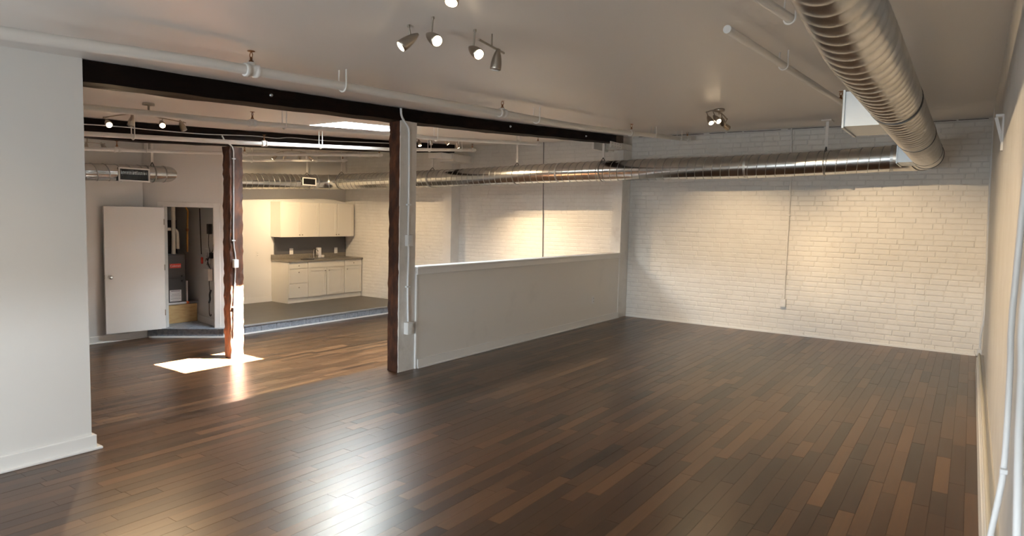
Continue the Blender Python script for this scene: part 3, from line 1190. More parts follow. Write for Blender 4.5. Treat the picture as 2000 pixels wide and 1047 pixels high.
def lamp_head(t, p, d, lit, stem, k=1.0, energy=14, aim=None, cone=1.3):
    p, d = V(p), V(d).normalized()
    b = MB()
    f = p + d * .05 * k
    b.lathe(f, -d, [(.026 * k, 0), (.030 * k, .0), (.030 * k, .012 * k), (.029 * k, .035 * k), (.025 * k, .06 * k), (.019 * k, .082 * k), (.012 * k, .1 * k), (.006 * k, .112 * k)], 18)
    hd = b.build('lamp_head', M['nickel'], t)
    MB().lathe(f - d * .002, d, [(.0255 * k, 0), (.025 * k, .004), (.018 * k, .008), (.006 * k, .010)], 18).build('bulb', M['bulb'] if lit else M['bulb_off'], hd, 'glowing lens' if lit else None)
    m_ = MB()
    m_.tube([p - d * .015 * k, V(stem)], .005 * k, 8)
    m_.lathe(V(stem) - V((0, 0, .008)), (0, 0, 1), [(.008 * k, 0), (.008 * k, .016)], 10)
    m_.build('stem', M['nickel'], t)
    if lit:
        spot_light(t, f + d * .015, aim if aim is not None else d, energy, cone)


def fixture(label, base, canopy, bars, heads, k=1.0, energy=14):
    t = thing('spot_fixture', label, 'ceiling light', base)
    if canopy is not None:
        c = V(canopy)
        MB().lathe(c, (0, 0, -1), [(.055, 0), (.058, .004), (.058, .022), (.05, .03), (.012, .032), (.008, .06)], 20).build('canopy', M['nickel'], t)
    for pts in bars:
        MB().tube(smooth_path(pts, 5), .007, 8).build('bar', M['nickel'], t)
    for h in heads:
        lamp_head(t, h[0], h[1], h[2], h[3], k, h[4] if len(h) > 4 else energy)
    return t


# near fixture: heads on short stems, one straight bar
F1 = [(-2.600, 2.699, 2.550), (-2.442, 2.718, 2.550), (-2.420, 3.055, 2.550), (-2.389, 3.229, 2.530)]
b1, b2_ = V((-2.374, 3.032, 2.605)), V((-2.433, 3.361, 2.605))
f1 = thing('spot_fixture', 'near spotlight set high in the room, three of its four heads lit', 'ceiling light', (-2.3, 2.7, 2.6))
MB().tube([b1, b2_], .007, 8).build('bar', M['nickel'], f1)
c_ = (b1 + b2_) / 2
MB().tube([c_, (c_.x, c_.y, ceil_z(c_.x, c_.y) + .01)], .005, 8).build('bar_post', M['nickel'], f1)
tocam = lambda p: (V((0, 0, 1.6)) - V(p)).normalized()
down = V((0, 0, -1))
RW = V((.82, .57, 0))
st = lambda p: (p[0], p[1], ceil_z(p[0], p[1]) - .004)
lamp_head(f1, F1[0], tocam(F1[0]) * .25 - RW * .75 + down * .55, True, st(F1[0]), 1.1, 5)
lamp_head(f1, F1[1], tocam(F1[1]) * .8 + RW * .50 + down * .32, True, st(F1[1]), 1.1, 34, V((.80, .62, -.38)), 1.1)
lamp_head(f1, F1[2], tocam(F1[2]) * .8 + RW * .50 + down * .36, True, st(F1[2]), 1.1, 17, V((.66, .95, -.46)), 1.0)
lamp_head(f1, F1[3], V((-.18, .05, -1)), False, b2_.lerp(b1, .2), 1.1)

hd0 = V((-1.842, 2.177, 2.530))
f0 = thing('spot_fixture', 'spotlight just cut off by the top edge of the picture', 'ceiling light', hd0)
lamp_head(f0, hd0, V((.1, -.4, -.9)), True, st(hd0), 1.0, 12)

# fixture above the middle of the back wall, arched bar with four heads
cz = 2.845
c2 = V((-2.362, 7.321, 2.845))
q0, q1, q2, q3 = (-2.450, 7.164, 2.790), (-2.379, 7.154, 2.800), (-2.302, 7.211, 2.770), (-2.257, 7.269, 2.715)
f2 = fixture('spotlight with an arched bar on the ceiling in front of the back brick wall', c2, (c2.x, c2.y, ceil_z(c2.x, c2.y)),
             [[q0, q1, q2, q3]],
             [], 1.0)
lamp_head(f2, (-2.400, 7.129, 2.700), V((.42, .05, -.75)) + tocam(c2) * .55, True, q0, 1.05, 6)
lamp_head(f2, (-2.315, 7.089, 2.700), V((.55, .05, -.6)) + tocam(c2) * .55, True, q1, 1.05, 6)
lamp_head(f2, (-2.272, 7.162, 2.680), V((-.55, 2.8, -1.62)), True, q2, 1.05, 29, None, .98)
lamp_head(f2, (-2.306, 7.376, 2.660), V((1.62, 2.8, -1.62)), True, q3, 1.05, 31, None, .95)

# fixture in the sunken room near the beam
zz = 2.50
w0, w1, w2, w3, w4 = (-6.400, 2.798, 2.396), (-6.400, 2.924, 2.436), (-6.400, 3.031, 2.460), (-6.400, 3.320, 2.462), (-6.400, 3.545, 2.447)
f3 = thing('spot_fixture', 'wavy spotlight bar with two lit heads between the two beams at left', 'ceiling light', V(w2) + V((0, 0, .05)))
MB().tube(smooth_path([w0, w1, w2, V(w2) * .5 + V(w3) * .5 + V((0, 0, .012)), w3, w4], 5), .006, 8).build('bar', M['nickel'], f3)
cc = V(w2).lerp(V(w3), .55)
MB().lathe((cc.x, cc.y, ceil_z(cc.x, cc.y)), (0, 0, -1), [(.05, 0), (.052, .02), (.01, .024), (.008, max(.03, ceil_z(cc.x, cc.y) - cc.z))], 18).build('canopy', M['nickel'], f3)
lamp_head(f3, (-6.400, 2.831, 2.355), tocam(w0) + V((.35, .15, -.55)), True, w0, .95, 9)
lamp_head(f3, (-6.400, 3.034, 2.400), V((-.3, -.1, -1)), False, w2, .95)
lamp_head(f3, (-6.400, 3.310, 2.412), tocam(w3) + V((.25, .05, -.6)), True, w3, .95, 9)
lamp_head(f3, (-6.400, 3.509, 2.413), V((.25, .3, -1)), False, V(w3).lerp(V(w4), .9), .95)

# fixture seen past the half-painted post
def wavy(label, pxs, base, xplane, heads, k=.95):
    pass


v = [(-7.000, 7.379, 2.721), (-7.000, 7.604, 2.792), (-7.000, 7.970, 2.864), (-7.000, 8.257, 2.856), (-7.000, 8.439, 2.835)]
f4 = thing('spot_fixture', 'spotlight bar seen just right of the half-painted post', 'ceiling light', v[2])
MB().tube(smooth_path(v, 5), .006, 8).build('bar', M['nickel'], f4)
cc = V(v[2])
MB().lathe((cc.x, cc.y, ceil_z(cc.x, cc.y)), (0, 0, -1), [(.07, 0), (.072, .02), (.01, .024), (.008, max(.03, ceil_z(cc.x, cc.y) - cc.z))], 18).build('canopy', M['nickel'], f4)
lamp_head(f4, (-7.000, 7.526, 2.698), V((.35, -.1, -.9)), True, v[0], .95, 12)
lamp_head(f4, (-7.000, 7.780, 2.740), V((.0, .3, -.9)), False, v[1], .95)
lamp_head(f4, (-7.000, 8.145, 2.779), V((.35, .6, -.6)), True, v[3], .95, 26)
lamp_head(f4, (-7.000, 8.427, 2.759), V((.1, .55, -.85)), True, v[4], .95, 22)

# kitchen fixture
v = [(-9.900, 7.015, 2.590), (-9.900, 7.200, 2.642), (-9.900, 7.389, 2.669), (-9.900, 7.583, 2.669), (-9.900, 7.783, 2.651)]
f5 = thing('spot_fixture', 'dark arched spotlight bar in front of the kitchen', 'ceiling light', v[2])
MB().tube(smooth_path(v, 5), .006, 8).build('bar', M['nickel'], f5)
cc = V(v[2])
MB().lathe((cc.x, cc.y, ceil_z(cc.x, cc.y)), (0, 0, -1), [(.07, 0), (.072, .02), (.01, .024), (.008, max(.03, ceil_z(cc.x, cc.y) - cc.z))], 18).build('canopy', M['nickel'], f5)
lamp_head(f5, (-9.900, 7.045, 2.531), V((-.6, -.35, -.5)), True, v[0], .95, 17)
lamp_head(f5, (-9.900, 7.251, 2.558), V((-.75, .15, -.55)), True, v[1], .95, 20)
lamp_head(f5, (-9.900, 7.550, 2.585), V((-.6, .55, -.5)), True, v[3], .95, 20)
lamp_head(f5, (-9.900, 7.783, 2.578), V((.1, .75, -.55)), True, v[4], .95, 16)

# two small heads by the stub wall, behind the farther beam
v = [(-9.200, 3.702, 2.393), (-9.200, 3.818, 2.412), (-9.200, 4.021, 2.414)]
f6 = thing('spot_fixture', 'small spotlight bar half hidden behind the foreground wall, under the farther beam', 'ceiling light', v[1])
MB().tube(v, .006, 8).build('bar', M['nickel'], f6)
MB().tube([v[1], (v[1][0], v[1][1], ceil_z(v[1][0], v[1][1]))], .006, 8).build('stem', M['nickel'], f6)
lamp_head(f6, (-9.200, 3.805, 2.359), V((.1, -.1, -1)), False, v[1], .95)
lamp_head(f6, (-9.200, 4.008, 2.380), V((.45, .3, -.8)), False, v[2], .95)


# ------------------------------------------------------------------ electrical bits
def outlet_plate(mb_name, label, c, n, w=.07, h=.115, group=None, cat='outlet'):
    n = V(n).normalized()
    a = V((0, 0, 1)).cross(n).normalized()
    c = V(c)
    t = thing(mb_name, label, cat, c, group)
    MB().obox(c + n * .004, a, n, (0, 0, 1), w / 2, .004, h / 2, 0, .002).build('plate', M['outlet'], t)
    for s_ in (-1, 1):
        b = MB()
        b.obox(c + n * .0085 + V((0, 0, s_ * h * .2)), a, n, (0, 0, 1), w * .24, .0015, h * .13, 0, .001)
        b.build('socket', M['trim'], t)
        b = MB()
        for q in (-1, 1):
            b.obox(c + n * .0104 + V((0, 0, s_ * h * .2)) + a * q * w * .1, a, n, (0, 0, 1), .0025, .0006, .008)
        b.build('slot', M['grey'], t)
    return t


outlet_plate('wall_outlet', 'white outlet low on the half wall near the back corner', (-4.675, 8.92, .375), (1, 0, 0))
outlet_plate('wall_outlet', 'white outlet on the plain wall left of the kitchen cabinets', (-11.80, 7.98, .73), (1, 0, 0))
outlet_plate('wall_outlet', 'left outlet on the dark backsplash', (-11.770, 8.765, .77), (1, 0, 0), .09, .13)
outlet_plate('wall_outlet', 'right outlet on the dark backsplash', (-11.770, 9.955, .76), (1, 0, 0), .09, .13)


def conduit(label, pts, r, m_, boxes, clips=(), n=(1, 0, 0)):
    t = thing('conduit', label, 'conduit', pts[-1])
    MB().tube(pts, r, 10).build('conduit_pipe', m_, t)
    n = V(n).normalized()
    a = V((0, 0, 1)).cross(n).normalized()
    for (c, w, d, h) in boxes:
        bx = MB().obox(V(c), a, n, (0, 0, 1), w / 2, d / 2, h / 2, 0, .005).build('junction_box', M['outlet'], t)
        b = MB()
        for s_ in (-1, 1):
            b.obox(V(c) + n * (d / 2 + .001) + V((0, 0, s_ * h * .22)), a, n, (0, 0, 1), w * .22, .0015, h * .14, 0, .001)
        b.build('socket', M['trim'], bx)
    for c in clips:
        MB().obox(V(c), a, n, (0, 0, 1), r * 2.6, r * 1.15, .008, 0, .002).build('clip', m_, t)
    return t


xf = -4.676
c1 = [(-4.676, 4.758, 2.643), (-4.676, 4.766, 2.575), (-4.676, 4.803, 2.525), (-4.676, 4.854, 2.481), (-4.676, 4.877, 2.414), (-4.676, 4.883, 2.059), (-4.676, 4.885, 1.701), (-4.676, 4.883, 1.417), (-4.676, 4.891, 1.183), (-4.676, 4.885, 0.870), (-4.676, 4.895, 0.511)]
conduit('white conduit with two boxes running down the painted side of the post', smooth_path(c1, 3), .011, M['bluepipe'],
        [(V((-4.665, 4.884, 1.340)), .075, .05, .115), (V((-4.660, 4.886, 0.445)), .08, .06, .125)],
        [c1[6], c1[9]])
xf = -8.092
c2_ = [(-8.090, 4.958, 2.568), (-8.090, 5.007, 2.501), (-8.090, 5.080, 2.462), (-8.090, 5.116, 2.406), (-8.090, 5.122, 2.285), (-8.090, 5.117, 1.677), (-8.090, 5.112, 1.200), (-8.090, 5.140, 0.959), (-8.090, 5.130, 0.718), (-8.090, 5.112, 0.303), (-8.090, 5.108, -0.080)]
conduit('grey conduit with a switch box running down the sunlit brown post', smooth_path(c2_, 3), .010, M['steel'],
        [(V((-8.070, 5.127, 0.892)), .065, .05, .11)], [c2_[6], c2_[9], c2_[4]])
# grey cable along the farther beam
cab = [(-8.085, 3.110, 2.494), (-8.085, 3.680, 2.527), (-8.085, 4.083, 2.535), (-8.085, 4.724, 2.561), (-8.085, 5.226, 2.602), (-8.085, 5.457, 2.618), (-8.085, 5.780, 2.626), (-8.085, 6.035, 2.662), (-8.085, 6.676, 2.687), (-8.085, 8.030, 2.790)]
t = thing('cable', 'thin grey cable strung along the face of the farther beam', 'cable', cab[4])
MB().tube(smooth_path(cab, 4), .006, 6).build('cable_run', M['steel'], t)

# back wall conduit
c3 = [(-2.204, 10.075, 2.964), (-2.175, 10.075, 2.276), (-2.173, 10.075, 1.728), (-2.177, 10.075, 0.483)]
conduit('white conduit running down the middle of the back brick wall to a socket box', c3, .011, M['pipe'],
        [(V((-2.183, 10.060, 0.454)), .075, .05, .115)], [c3[2]], (0, -1, 0))
# dark cable on the sunken back wall
t = thing('cable', 'dark vertical cable on the back wall behind the half wall', 'cable', (-6.45, 10.235, LOW))
MB().tube([(-6.476, 10.235, 3.115), (-6.445, 10.235, 1.655), (-6.430, 10.235, 0.860), (-6.45, 10.235, LOW)], .008, 6).build('cable_run', M['grey'], t)

# right wall conduits
c4 = [(0.155, 9.350, 3.538), (0.125, 9.350, 3.144), (0.127, 9.350, 2.628), (0.132, 9.350, 2.223), (0.142, 9.350, 1.698), (0.172, 9.350, 0.933), (0.176, 9.350, 0.576), (0.158, 9.350, 0.364), (0.162, 9.350, 0.190)]
conduit('white conduit in the far right corner running down to a box near the floor', smooth_path(c4, 3), .012, M['bluepipe'],
        [(V((0.159, 9.340, 0.167)), .06, .05, .07)], [c4[5]], (-1, 0, 0))
t = thing('conduit', 'cream pipe lying along the top of the right baseboard', 'conduit', (.16, 6, .21))
MB().tube([(.150, 8.9, .215), (.153, 7.5, .215), (.155, 6.0, .213), (.152, 3.6, .213)], .011, 10).build('conduit_pipe', M['pvc'], t)
c5 = [(.118, 2.75, 2.65), (.132, 2.7, 2.0), (0.125, 2.700, 1.346), (0.130, 2.700, 1.177), (0.135, 2.700, 0.983), (0.136, 2.700, 0.801), (0.127, 2.700, 0.681), (0.115, 2.700, 0.562), (0.111, 2.700, 0.453)]
conduit('blurred white conduit bending down the right wall close to the viewer', smooth_path(c5, 3), .0095, M['bluepipe'], [], [c5[5]], (-1, 0, 0))
c6 = [(.115, 2.15, 2.65), (.13, 2.12, 1.9), (0.119, 2.100, 1.405), (0.126, 2.100, 1.248), (0.131, 2.100, 1.076), (0.141, 2.100, 0.876), (0.149, 2.100, 0.715)]
conduit('nearest white conduit at the extreme right edge of the picture', smooth_path(c6, 3), .0095, M['bluepipe'], [], [], (-1, 0, 0))

# bracket on the right wall
t = thing('wall_bracket', 'white triangular bracket high on the right wall', 'bracket', (.12, 5.85, 2.17))
xw = lambda z: .196 - LEAN * z
MB().box(xw(2.3) - .012, xw(2.3) + .01, 5.80, 5.86, 2.15, 2.40, 0, .003).build('wall_plate', M['outlet'], t)
MB().box(xw(2.38) - .05, xw(2.38), 5.80, 5.86, 2.385, 2.405, 0, .003).build('arm', M['outlet'], t)
MB().bar((xw(2.38) - .046, 5.83, 2.385), (xw(2.2), 5.83, 2.19), .02, .02).build('brace', M['outlet'], t)

# ------------------------------------------------------------------ closet door
H0 = dpt(SL + .004, .02, 0)
FE = V((-10.33, 4.475, 0))
dv = (FE - H0)
dw = dv.length
dv.normalize()
dnrm = V((-dv.y, dv.x, 0))
if dnrm.x < 0:
    dnrm = -dnrm
DZ0, DZ1 = PLAT - .005, 1.622
door = struct('door_1', MB().obox((H0 + FE) / 2 + V((0, 0, (DZ0 + DZ1) / 2)), dv, dnrm, (0, 0, 1), dw / 2, .02, (DZ1 - DZ0) / 2, 0, .003), M['trim'])
kp = FE - dv * .065 + V((0, 0, .585))
b = MB()
b.lathe(kp + dnrm * .02, dnrm, [(.032, 0), (.032, .006), (.013, .010), (.013, .032), (.026, .036), (.031, .05), (.026, .064), (.012, .07)], 20)
b.lathe(kp - dnrm * .02, -dnrm, [(.032, 0), (.032, .006), (.013, .010), (.013, .032), (.026, .036), (.031, .05), (.026, .064), (.012, .07)], 20)
b.build('door_knob', M['chrome'], door, 'round chrome knob')
MB().obox(FE + dv * .001 + V((0, 0, .585)), dv, dnrm, (0, 0, 1), .002, .012, .03).build('latch_plate', M['nickel'], door)
for z in (PLAT + .25, .7, 1.4):
    MB().tube([H0 + V((0, 0, z - .045)) + dnrm * .02, H0 + V((0, 0, z + .045)) + dnrm * .02], .008, 8).build('hinge', M['nickel'], door)

# ------------------------------------------------------------------ closet contents
FX = -10.60
PY0, PY1 = 5.40, 5.985
pb_top = 0.045
t = thing('plywood_plinth', 'bare plywood box under the furnace in the closet', 'plinth', (-10.9, 5.7, PLAT))
MB().box(-11.5, -10.53, PY0, PY1, PLAT, pb_top, 0, .003).build('plinth_box', M['ply'], t)
t = thing('furnace', 'charcoal gas furnace with a red badge on the plywood plinth in the closet', 'furnace', (-10.9, 5.6, pb_top))
FY0, FY1 = 5.42, 5.83
FT = .87
MB().box(-11.3, FX - .012, FY0, FY1, pb_top, FT, 0, .006).build('cabinet', M['furnace'], t)
MB().box(FX - .012, FX, FY0 + .004, FY1 - .004, .475, FT - .01, 0, .004).build('upper_panel', M['furnace'], t)
MB().box(FX - .012, FX, FY0 + .004, FY1 - .004, pb_top + .005, .465, 0, .004).build('lower_panel', M['furnace'], t)
bd = MB().box(FX, FX + .006, FY0 + .15, FY0 + .335, .645, .715, 0, .003).build('badge', M['red'], t, 'red name badge')
lb = MB().box(FX, FX + .003, FY0 + .145, FY0 + .335, .10, .285).build('data_label', M['label'], t, 'white printed label')
b = MB()
for i, (w_, h_) in enumerate(((.15, .012), (.16, .003), (.13, .006), (.16, .006), (.15, .004), (.16, .006), (.11, .004))):
    z = .268 - i * .025
    b.box(FX + .003, FX + .0036, FY0 + .24 - w_ / 2, FY0 + .24 + w_ / 2, z - h_ / 2, z + h_ / 2)
b.build('label_print', M['print'], lb)
for yq in (FY0 + .04, FY1 - .06):
    for z in (.43, .51):
        MB().lathe((FX, yq, z), (1, 0, 0), [(.016, 0), (.016, .01), (.008, .012)], 12).build('latch', M['dark'], t)


def words(name, s_, size, loc, m_, parent, n_rot=math.pi / 2):
    cu = bpy.data.curves.new(name, 'FONT')
    cu.body = s_
    cu.size = size
    cu.align_x = 'CENTER'
    cu.align_y = 'CENTER'
    cu.extrude = .0006
    tmp = bpy.data.objects.new(name, cu)
    COL.objects.link(tmp)
    dg = bpy.context.evaluated_depsgraph_get()
    me = bpy.data.meshes.new_from_object(tmp.evaluated_get(dg))
    bpy.data.objects.remove(tmp)
    mw = Matrix.Translation(V(loc)) @ Matrix.Rotation(math.pi / 2, 4, 'Z') @ Matrix.Rotation(math.pi / 2, 4, 'X')
    root = parent
    while root.parent is not None:
        root = root.parent
    me.transform(Matrix.Translation(-V(root.location)) @ mw)
    me.materials.clear()
    me.materials.append(m_)
    o = bpy.data.objects.new(name, me)
    COL.objects.link(o)
    o.parent = parent
    return o


words('lettering', 'Coleman', .048, (FX + .0068, FY0 + .2425, .68), M['label'], bd)
# coil case and flue above the furnace
t2 = thing('coil_case', 'black sheet-metal coil case on top of the furnace', 'duct', (-10.95, 5.62, FT))
b = MB()
b.box(-11.25, -10.78, 5.30, 5.80, FT, 1.42, 0, .005)
b.build('case', M['dark'], t2)
MB().prism([(-11.2, 5.40), (-10.80, 5.40), (-10.80, 5.72), (-11.2, 5.72)], 1.42, 2.0).build('plenum', M['galv_dull'], t2)
t2 = thing('vent_pipe', 'tall cream plastic vent pipe rising from the furnace top', 'pipe', (-10.660, 5.669, 0.855))
MB().tube([(-10.660, 5.669, 0.847), (-10.660, 5.675, 1.256), (-10.660, 5.673, 1.670), (-10.660, 5.674, 2.247)], .032, 14).build('pipe_run', M['pvc'], t2)
MB().lathe((-10.660, 5.669, 0.838), (0, 0, 1), [(.05, 0), (.05, .02), (.036, .024), (.036, .06)], 14).build('collar', M['pvc'], t2)
t2 = thing('vent_pipe', 'short cream elbow pipe beside the tall vent pipe in the closet', 'pipe', (-10.680, 5.749, 0.961))
MB().tube(smooth_path([(-10.735, 5.779, 0.949), (-10.735, 5.777, 1.127), (-10.735, 5.766, 1.228), (-10.735, 5.715, 1.270), (-10.740, 5.576, 1.278)], 4), .028, 12).build('pipe_run', M['pvc'], t2)
t2 = thing('gas_pipe', 'yellow gas pipe beside the furnace', 'pipe', (-10.750, 5.951, 0.910))
MB().tube([(-10.750, 5.951, 0.893), (-10.750, 5.957, 1.338), (-10.750, 5.969, 1.576), (-10.750, 5.910, 1.677)], .014, 10).build('pipe_run', M['yellow'], t2)
MB().lathe((-10.750, 5.956, 1.235), (0, 0, 1), [(.022, 0), (.022, .05)], 10).build('valve', M['brass'], t2)
t2 = thing('filter_rail', 'pale metal filter rail at the furnace side', 'rail', (-10.75, 5.88, pb_top))
MB().box(-10.95, -10.64, 5.865, 5.89, pb_top, .42, 0, .003).build('rail_panel', M['label'], t2)
MB().box(-10.90, -10.66, 5.84, 5.864, pb_top, .42, 0, .003).build('rail_slot', M['grey'], t2)
# long tube lying on the plinth
a, c = V((-10.555, 5.460, 0.090)), V((-10.555, 6.024, 0.007))
a.z, c.z = pb_top + .025, pb_top + .025
t2 = thing('cardboard_tube', 'white tube with an orange ring and grey end lying on the plinth edge', 'tube', a.lerp(c, .5))
for (u0, u1, m_, nm) in ((0, .62, 'label', 'white_tube'), (.62, .69, 'orange', 'orange_ring'), (.69, 1, 'grey', 'grey_end')):
    MB().tube([a.lerp(c, u0), a.lerp(c, u1)], .024 if u0 else .018, 14).build(nm, M[m_], t2)

# boxes and leads on the closet's right wall
wa, wc = V((-9.74, 5.855, 0)), V((-10.60, 6.00, 0))
wd = (wc - wa).normalized()
wn = V((wd.y, -wd.x, 0))
if wn.y > 0:
    wn = -wn


def wallpt(x, y, d=0.0):
    """Point of the closet's right wall given along-wall metres and height."""
    p = wa + wd * x + wn * d
    return V((p.x, p.y, y))


def wbox(name, label, s_, z, w, h, d, m_, cat):
    t = thing(name, label, cat, wallpt(s_, z - h / 2, 0))
    MB().obox(wallpt(s_, z, d / 2), wd, wn, (0, 0, 1), w / 2, d / 2, h / 2, 0, .004).build('body', M[m_], t)
    return t


t = wbox('power_adapter', 'black power adapter high on the closet wall', .20, 1.30, .09, .16, .05, 'dark', 'adapter')
MB().obox(wallpt(.28, 1.31, .02), wd, wn, (0, 0, 1), .02, .02, .07).build('face', M['label'], t)
MB().tube(smooth_path([wallpt(.20, 1.24, .03), wallpt(.22, 1.05, .03), wallpt(.17, .92, .03), wallpt(.25, .80, .03)], 4), .006, 6).build('lead', M['dark'], t)
t = wbox('network_panel', 'white panel with wires on the closet wall', .32, .86, .17, .24, .02, 'label', 'panel')
b = MB()
for q in range(4):
    b.tube(smooth_path([wallpt(.28 + .03 * q, .92 - .05 * q, .025), wallpt(.20 + .02 * q, .82, .05), wallpt(.30 - .05 * q, .72 - .02 * q, .03)], 4), .004, 6)
b.build('wire', M['dark'], t)
t = wbox('power_plug', 'black plug beside the white panel on the closet wall', .13, .88, .06, .09, .05, 'dark', 'plug')
MB().tube(smooth_path([wallpt(.13, .92, .04), wallpt(.06, .95, .03), wallpt(.05, 1.05, .02), wallpt(.03, 1.08, .02)], 4), .006, 6).build('lead', M['dark'], t)
t = wbox('connection_box', 'white connection box with a hanging lead on the closet wall', .24, .57, .18, .19, .07, 'outlet', 'box')
MB().tube(smooth_path([wallpt(.16, .50, .05), wallpt(.155, .40, .05), wallpt(.165, .32, .04)], 4), .006, 6).build('lead', M['dark'], t)
t = thing('handset', 'black handset hanging on a lead low on the closet wall', 'handset', wallpt(.16, 0, .02))
MB().tube(smooth_path([wallpt(.15, .33, .03), wallpt(.14, .26, .05), wallpt(.16, .18, .04), wallpt(.22, .12, .03)], 4), .016, 10).build('grip', M['dark'], t)
MB().tube(smooth_path([wallpt(.22, .12, .03), wallpt(.22, .0, .03), wallpt(.21, -.08, .03), wallpt(.16, -.09, .03), wallpt(.15, -.06, .03)], 4), .007, 8).build('lead', M['dark'], t)
t = thing('red_connector', 'red handled connector hanging on a black wire in the closet', 'connector', wallpt(.50, .70, .03))
MB().tube(smooth_path([wallpt(.60, 1.62, .02), wallpt(.58, 1.3, .02), wallpt(.52, .88, .03)], 4), .007, 6).build('wire', M['dark'], t)
MB().obox(wallpt(.50, .78, .03), wd, wn, (0, 0, 1), .022, .015, .055, 0, .01).build('handle', M['red'], t)
t = thing('door_stop', 'small black device on the closet floor by the door hinge', 'device', (-10.359, 5.393, -0.249))
q = V((-10.313, 5.369, -0.249))
MB().box(q.x - .02, q.x + .02, q.y - .02, q.y + .02, PLAT + .002, PLAT + .085, 0, .004).build('body', M['dark'], t)
MB().box(q.x + .02, q.x + .022, q.y - .002, q.y + .016, PLAT + .02, PLAT + .07).build('face', M['label'], t)

# ------------------------------------------------------------------ kitchen
CF = -11.22                        # cabinet fronts
KY0, KY1 = 8.30, 10.235


def shaker(parent, name, xf, y0, y1, z0, z1, rail=.055, knob=None, flat=False):
    b = MB()
    if flat:
        b.box(xf - .018, xf, y0, y1, z0, z1, 0, .0025)
    else:
        b.box(xf - .018, xf - .007, y0 + rail - .004, y1 - rail + .004, z0 + rail - .004, z1 - rail + .004)
        b.box(xf - .018, xf, y0, y0 + rail, z0, z1, 0, .002)
        b.box(xf - .018, xf, y1 - rail, y1, z0, z1, 0, .002)
        b.box(xf - .018, xf, y0 + rail, y1 - rail, z0, z0 + rail, 0, .002)
        b.box(xf - .018, xf, y0 + rail, y1 - rail, z1 - rail, z1, 0, .002)
    d = b.build(name, M['cab'], parent)
    if knob:
        MB().lathe((xf, knob[0], knob[1]), (1, 0, 0), [(.005, 0), (.005, .012), (.012, .016), (.013, .022), (.008, .027)], 12).build('knob', M['nickel'], d)
    return d


def cabinet(label, y0, y1, z0, z1, xb, xf, toe=True):
    t = thing('kitchen_cabinet', label, 'cabinet', ((xb + xf) / 2, (y0 + y1) / 2, z0))
    if toe:
        MB().box(xb, xf - .02, y0, y1, z0 + .10, z1).build('carcass', M['cab'], t)
        MB().box(xb, xf - .03, y0, y1, z0, z0 + .10).build('toe_kick', M['cab'], t)
    else:
        MB().box(xb, xf - .02, y0, y1, z0, z1, 0, .002).build('carcass', M['cab'], t)
    return t


XB = -11.795
BZ = .585
t = cabinet('base cabinet with three drawers at the left end of the kitchen run', KY0, 8.765, PLAT, BZ, XB, CF)
ym = (KY0 + 8.765) / 2
shaker(t, 'drawer', CF, KY0 + .008, 8.757, .454, .578, .04, (ym, .51), True)
shaker(t, 'drawer', CF, KY0 + .008, 8.757, .152, .444, .04, (ym, .375), True)
shaker(t, 'drawer', CF, KY0 + .008, 8.757, -.143, .142, .04, (ym, .065), True)
t = cabinet('wide sink cabinet with two doors in the middle of the kitchen run', 8.768, 9.735, PLAT, BZ, XB, CF)
shaker(t, 'false_front', CF, 8.776, 9.727, .454, .578, .04, None, True)
shaker(t, 'door', CF, 8.776, 9.245, -.143, .444, .06, (9.20, .38))
shaker(t, 'door', CF, 9.257, 9.727, -.143, .444, .06, (9.30, .38))
t = cabinet('narrow base cabinet with a drawer over a door at the right end', 9.738, KY1, PLAT, BZ, XB, CF)
shaker(t, 'drawer', CF, 9.746, KY1 - .008, .454, .578, .04, (9.985, .51), True)
shaker(t, 'door', CF, 9.746, KY1 - .008, -.143, .444, .06, (9.80, .38))

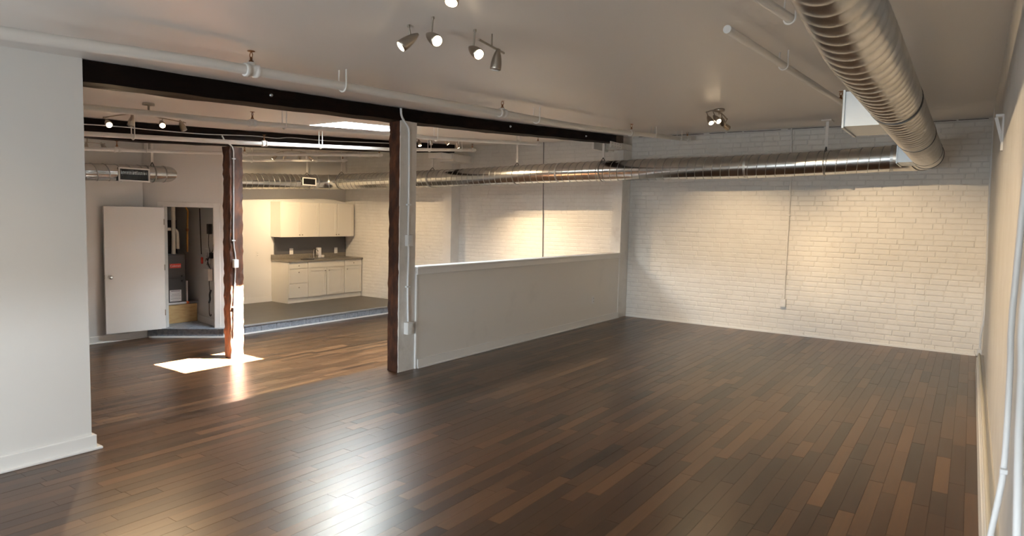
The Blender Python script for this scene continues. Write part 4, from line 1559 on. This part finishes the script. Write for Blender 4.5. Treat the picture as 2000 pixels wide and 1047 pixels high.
ct = thing('countertop', 'grey speckled countertop over the base cabinets', 'countertop', (-11.5, 9.27, BZ))
MB().box(XB, CF + .025, KY0 - .015, KY1 + .01, BZ, BZ + .035, 0, .004).build('slab', M['counter'], ct)
MB().box(XB, XB + .02, KY0 - .015, KY1 + .01, BZ + .035, BZ + .13, 0, .003).build('upstand', M['counter'], ct)
MB().box(XB - .003, XB + .022, 8.36, KY1 + .005, BZ + .13, 1.075).build('backsplash', M['splash'], ct, 'dark grey glossy backsplash')
CT = BZ + .035
sk = thing('sink', 'stainless steel sink set in the countertop', 'sink', (-11.5, 9.27, CT))
b = MB()
b.box(-11.70, -11.30, 8.92, 9.62, CT, CT + .004)
b.build('rim', M['sinksteel'], sk)
b = MB()
b.box(-11.64, -11.36, 8.97, 9.27, CT + .004, CT + .0055)
b.box(-11.64, -11.36, 9.30, 9.57, CT + .004, CT + .0055)
b.build('bowl', M['grey'], sk)
fc = thing('faucet', 'chrome kitchen faucet behind the sink', 'faucet', (-11.68, 9.27, CT + .004))
b = MB()
b.lathe((-11.68, 9.27, CT + .004), (0, 0, 1), [(.03, 0), (.03, .02), (.014, .03), (.014, .09)], 14)
b.build('body', M['chrome'], fc)
MB().tube(smooth_path([(-11.68, 9.27, CT + .09), (-11.67, 9.27, CT + .18), (-11.60, 9.27, CT + .20), (-11.53, 9.27, CT + .15)], 5), .011, 10).build('spout', M['chrome'], fc)
for s_ in (-1, 1):
    MB().lathe((-11.68, 9.27 + s_ * .10, CT + .004), (0, 0, 1), [(.02, 0), (.02, .03), (.026, .035), (.026, .06)], 12).build('tap_handle', M['chrome'], fc)
sp_ = thing('paper_holder', 'white dispenser standing on the counter behind the sink', 'dispenser', (-11.70, 9.42, CT))
MB().box(-11.745, -11.66, 9.38, 9.47, CT, CT + .22, 0, .01).build('body', M['label'], sp_)
MB().lathe((-11.66, 9.50, CT + .004), (0, 0, 1), [(.03, 0), (.035, .01), (.035, .05), (.025, .055)], 14).build('cup', M['label'], sp_)
bk = thing('sink_mat', 'black mat lying on the counter left of the sink', 'mat', (-11.4, 8.74, CT))
MB().box(-11.33, -11.20, 8.66, 8.91, CT, CT + .014, 0, .004).build('mat_body', M['dark'], bk)

UX = -11.45
UZ0, UZ1 = 1.085, 1.805
for i, (y0, y1, lab) in enumerate(((8.285, 9.232, 'left white wall cabinet with two doors above the kitchen counter'), (9.236, 10.205, 'right white wall cabinet with two doors beside the brick wall'))):
    t = cabinet(lab, y0, y1, UZ0, UZ1, XB, UX, False)
    ym = (y0 + y1) / 2
    shaker(t, 'door', UX, y0 + .004, ym - .004, UZ0 + .002, UZ1 - .002, .06, (ym - .035, UZ0 + .045))
    shaker(t, 'door', UX, ym + .004, y1 - .004, UZ0 + .002, UZ1 - .002, .06, (ym + .035, UZ0 + .045))
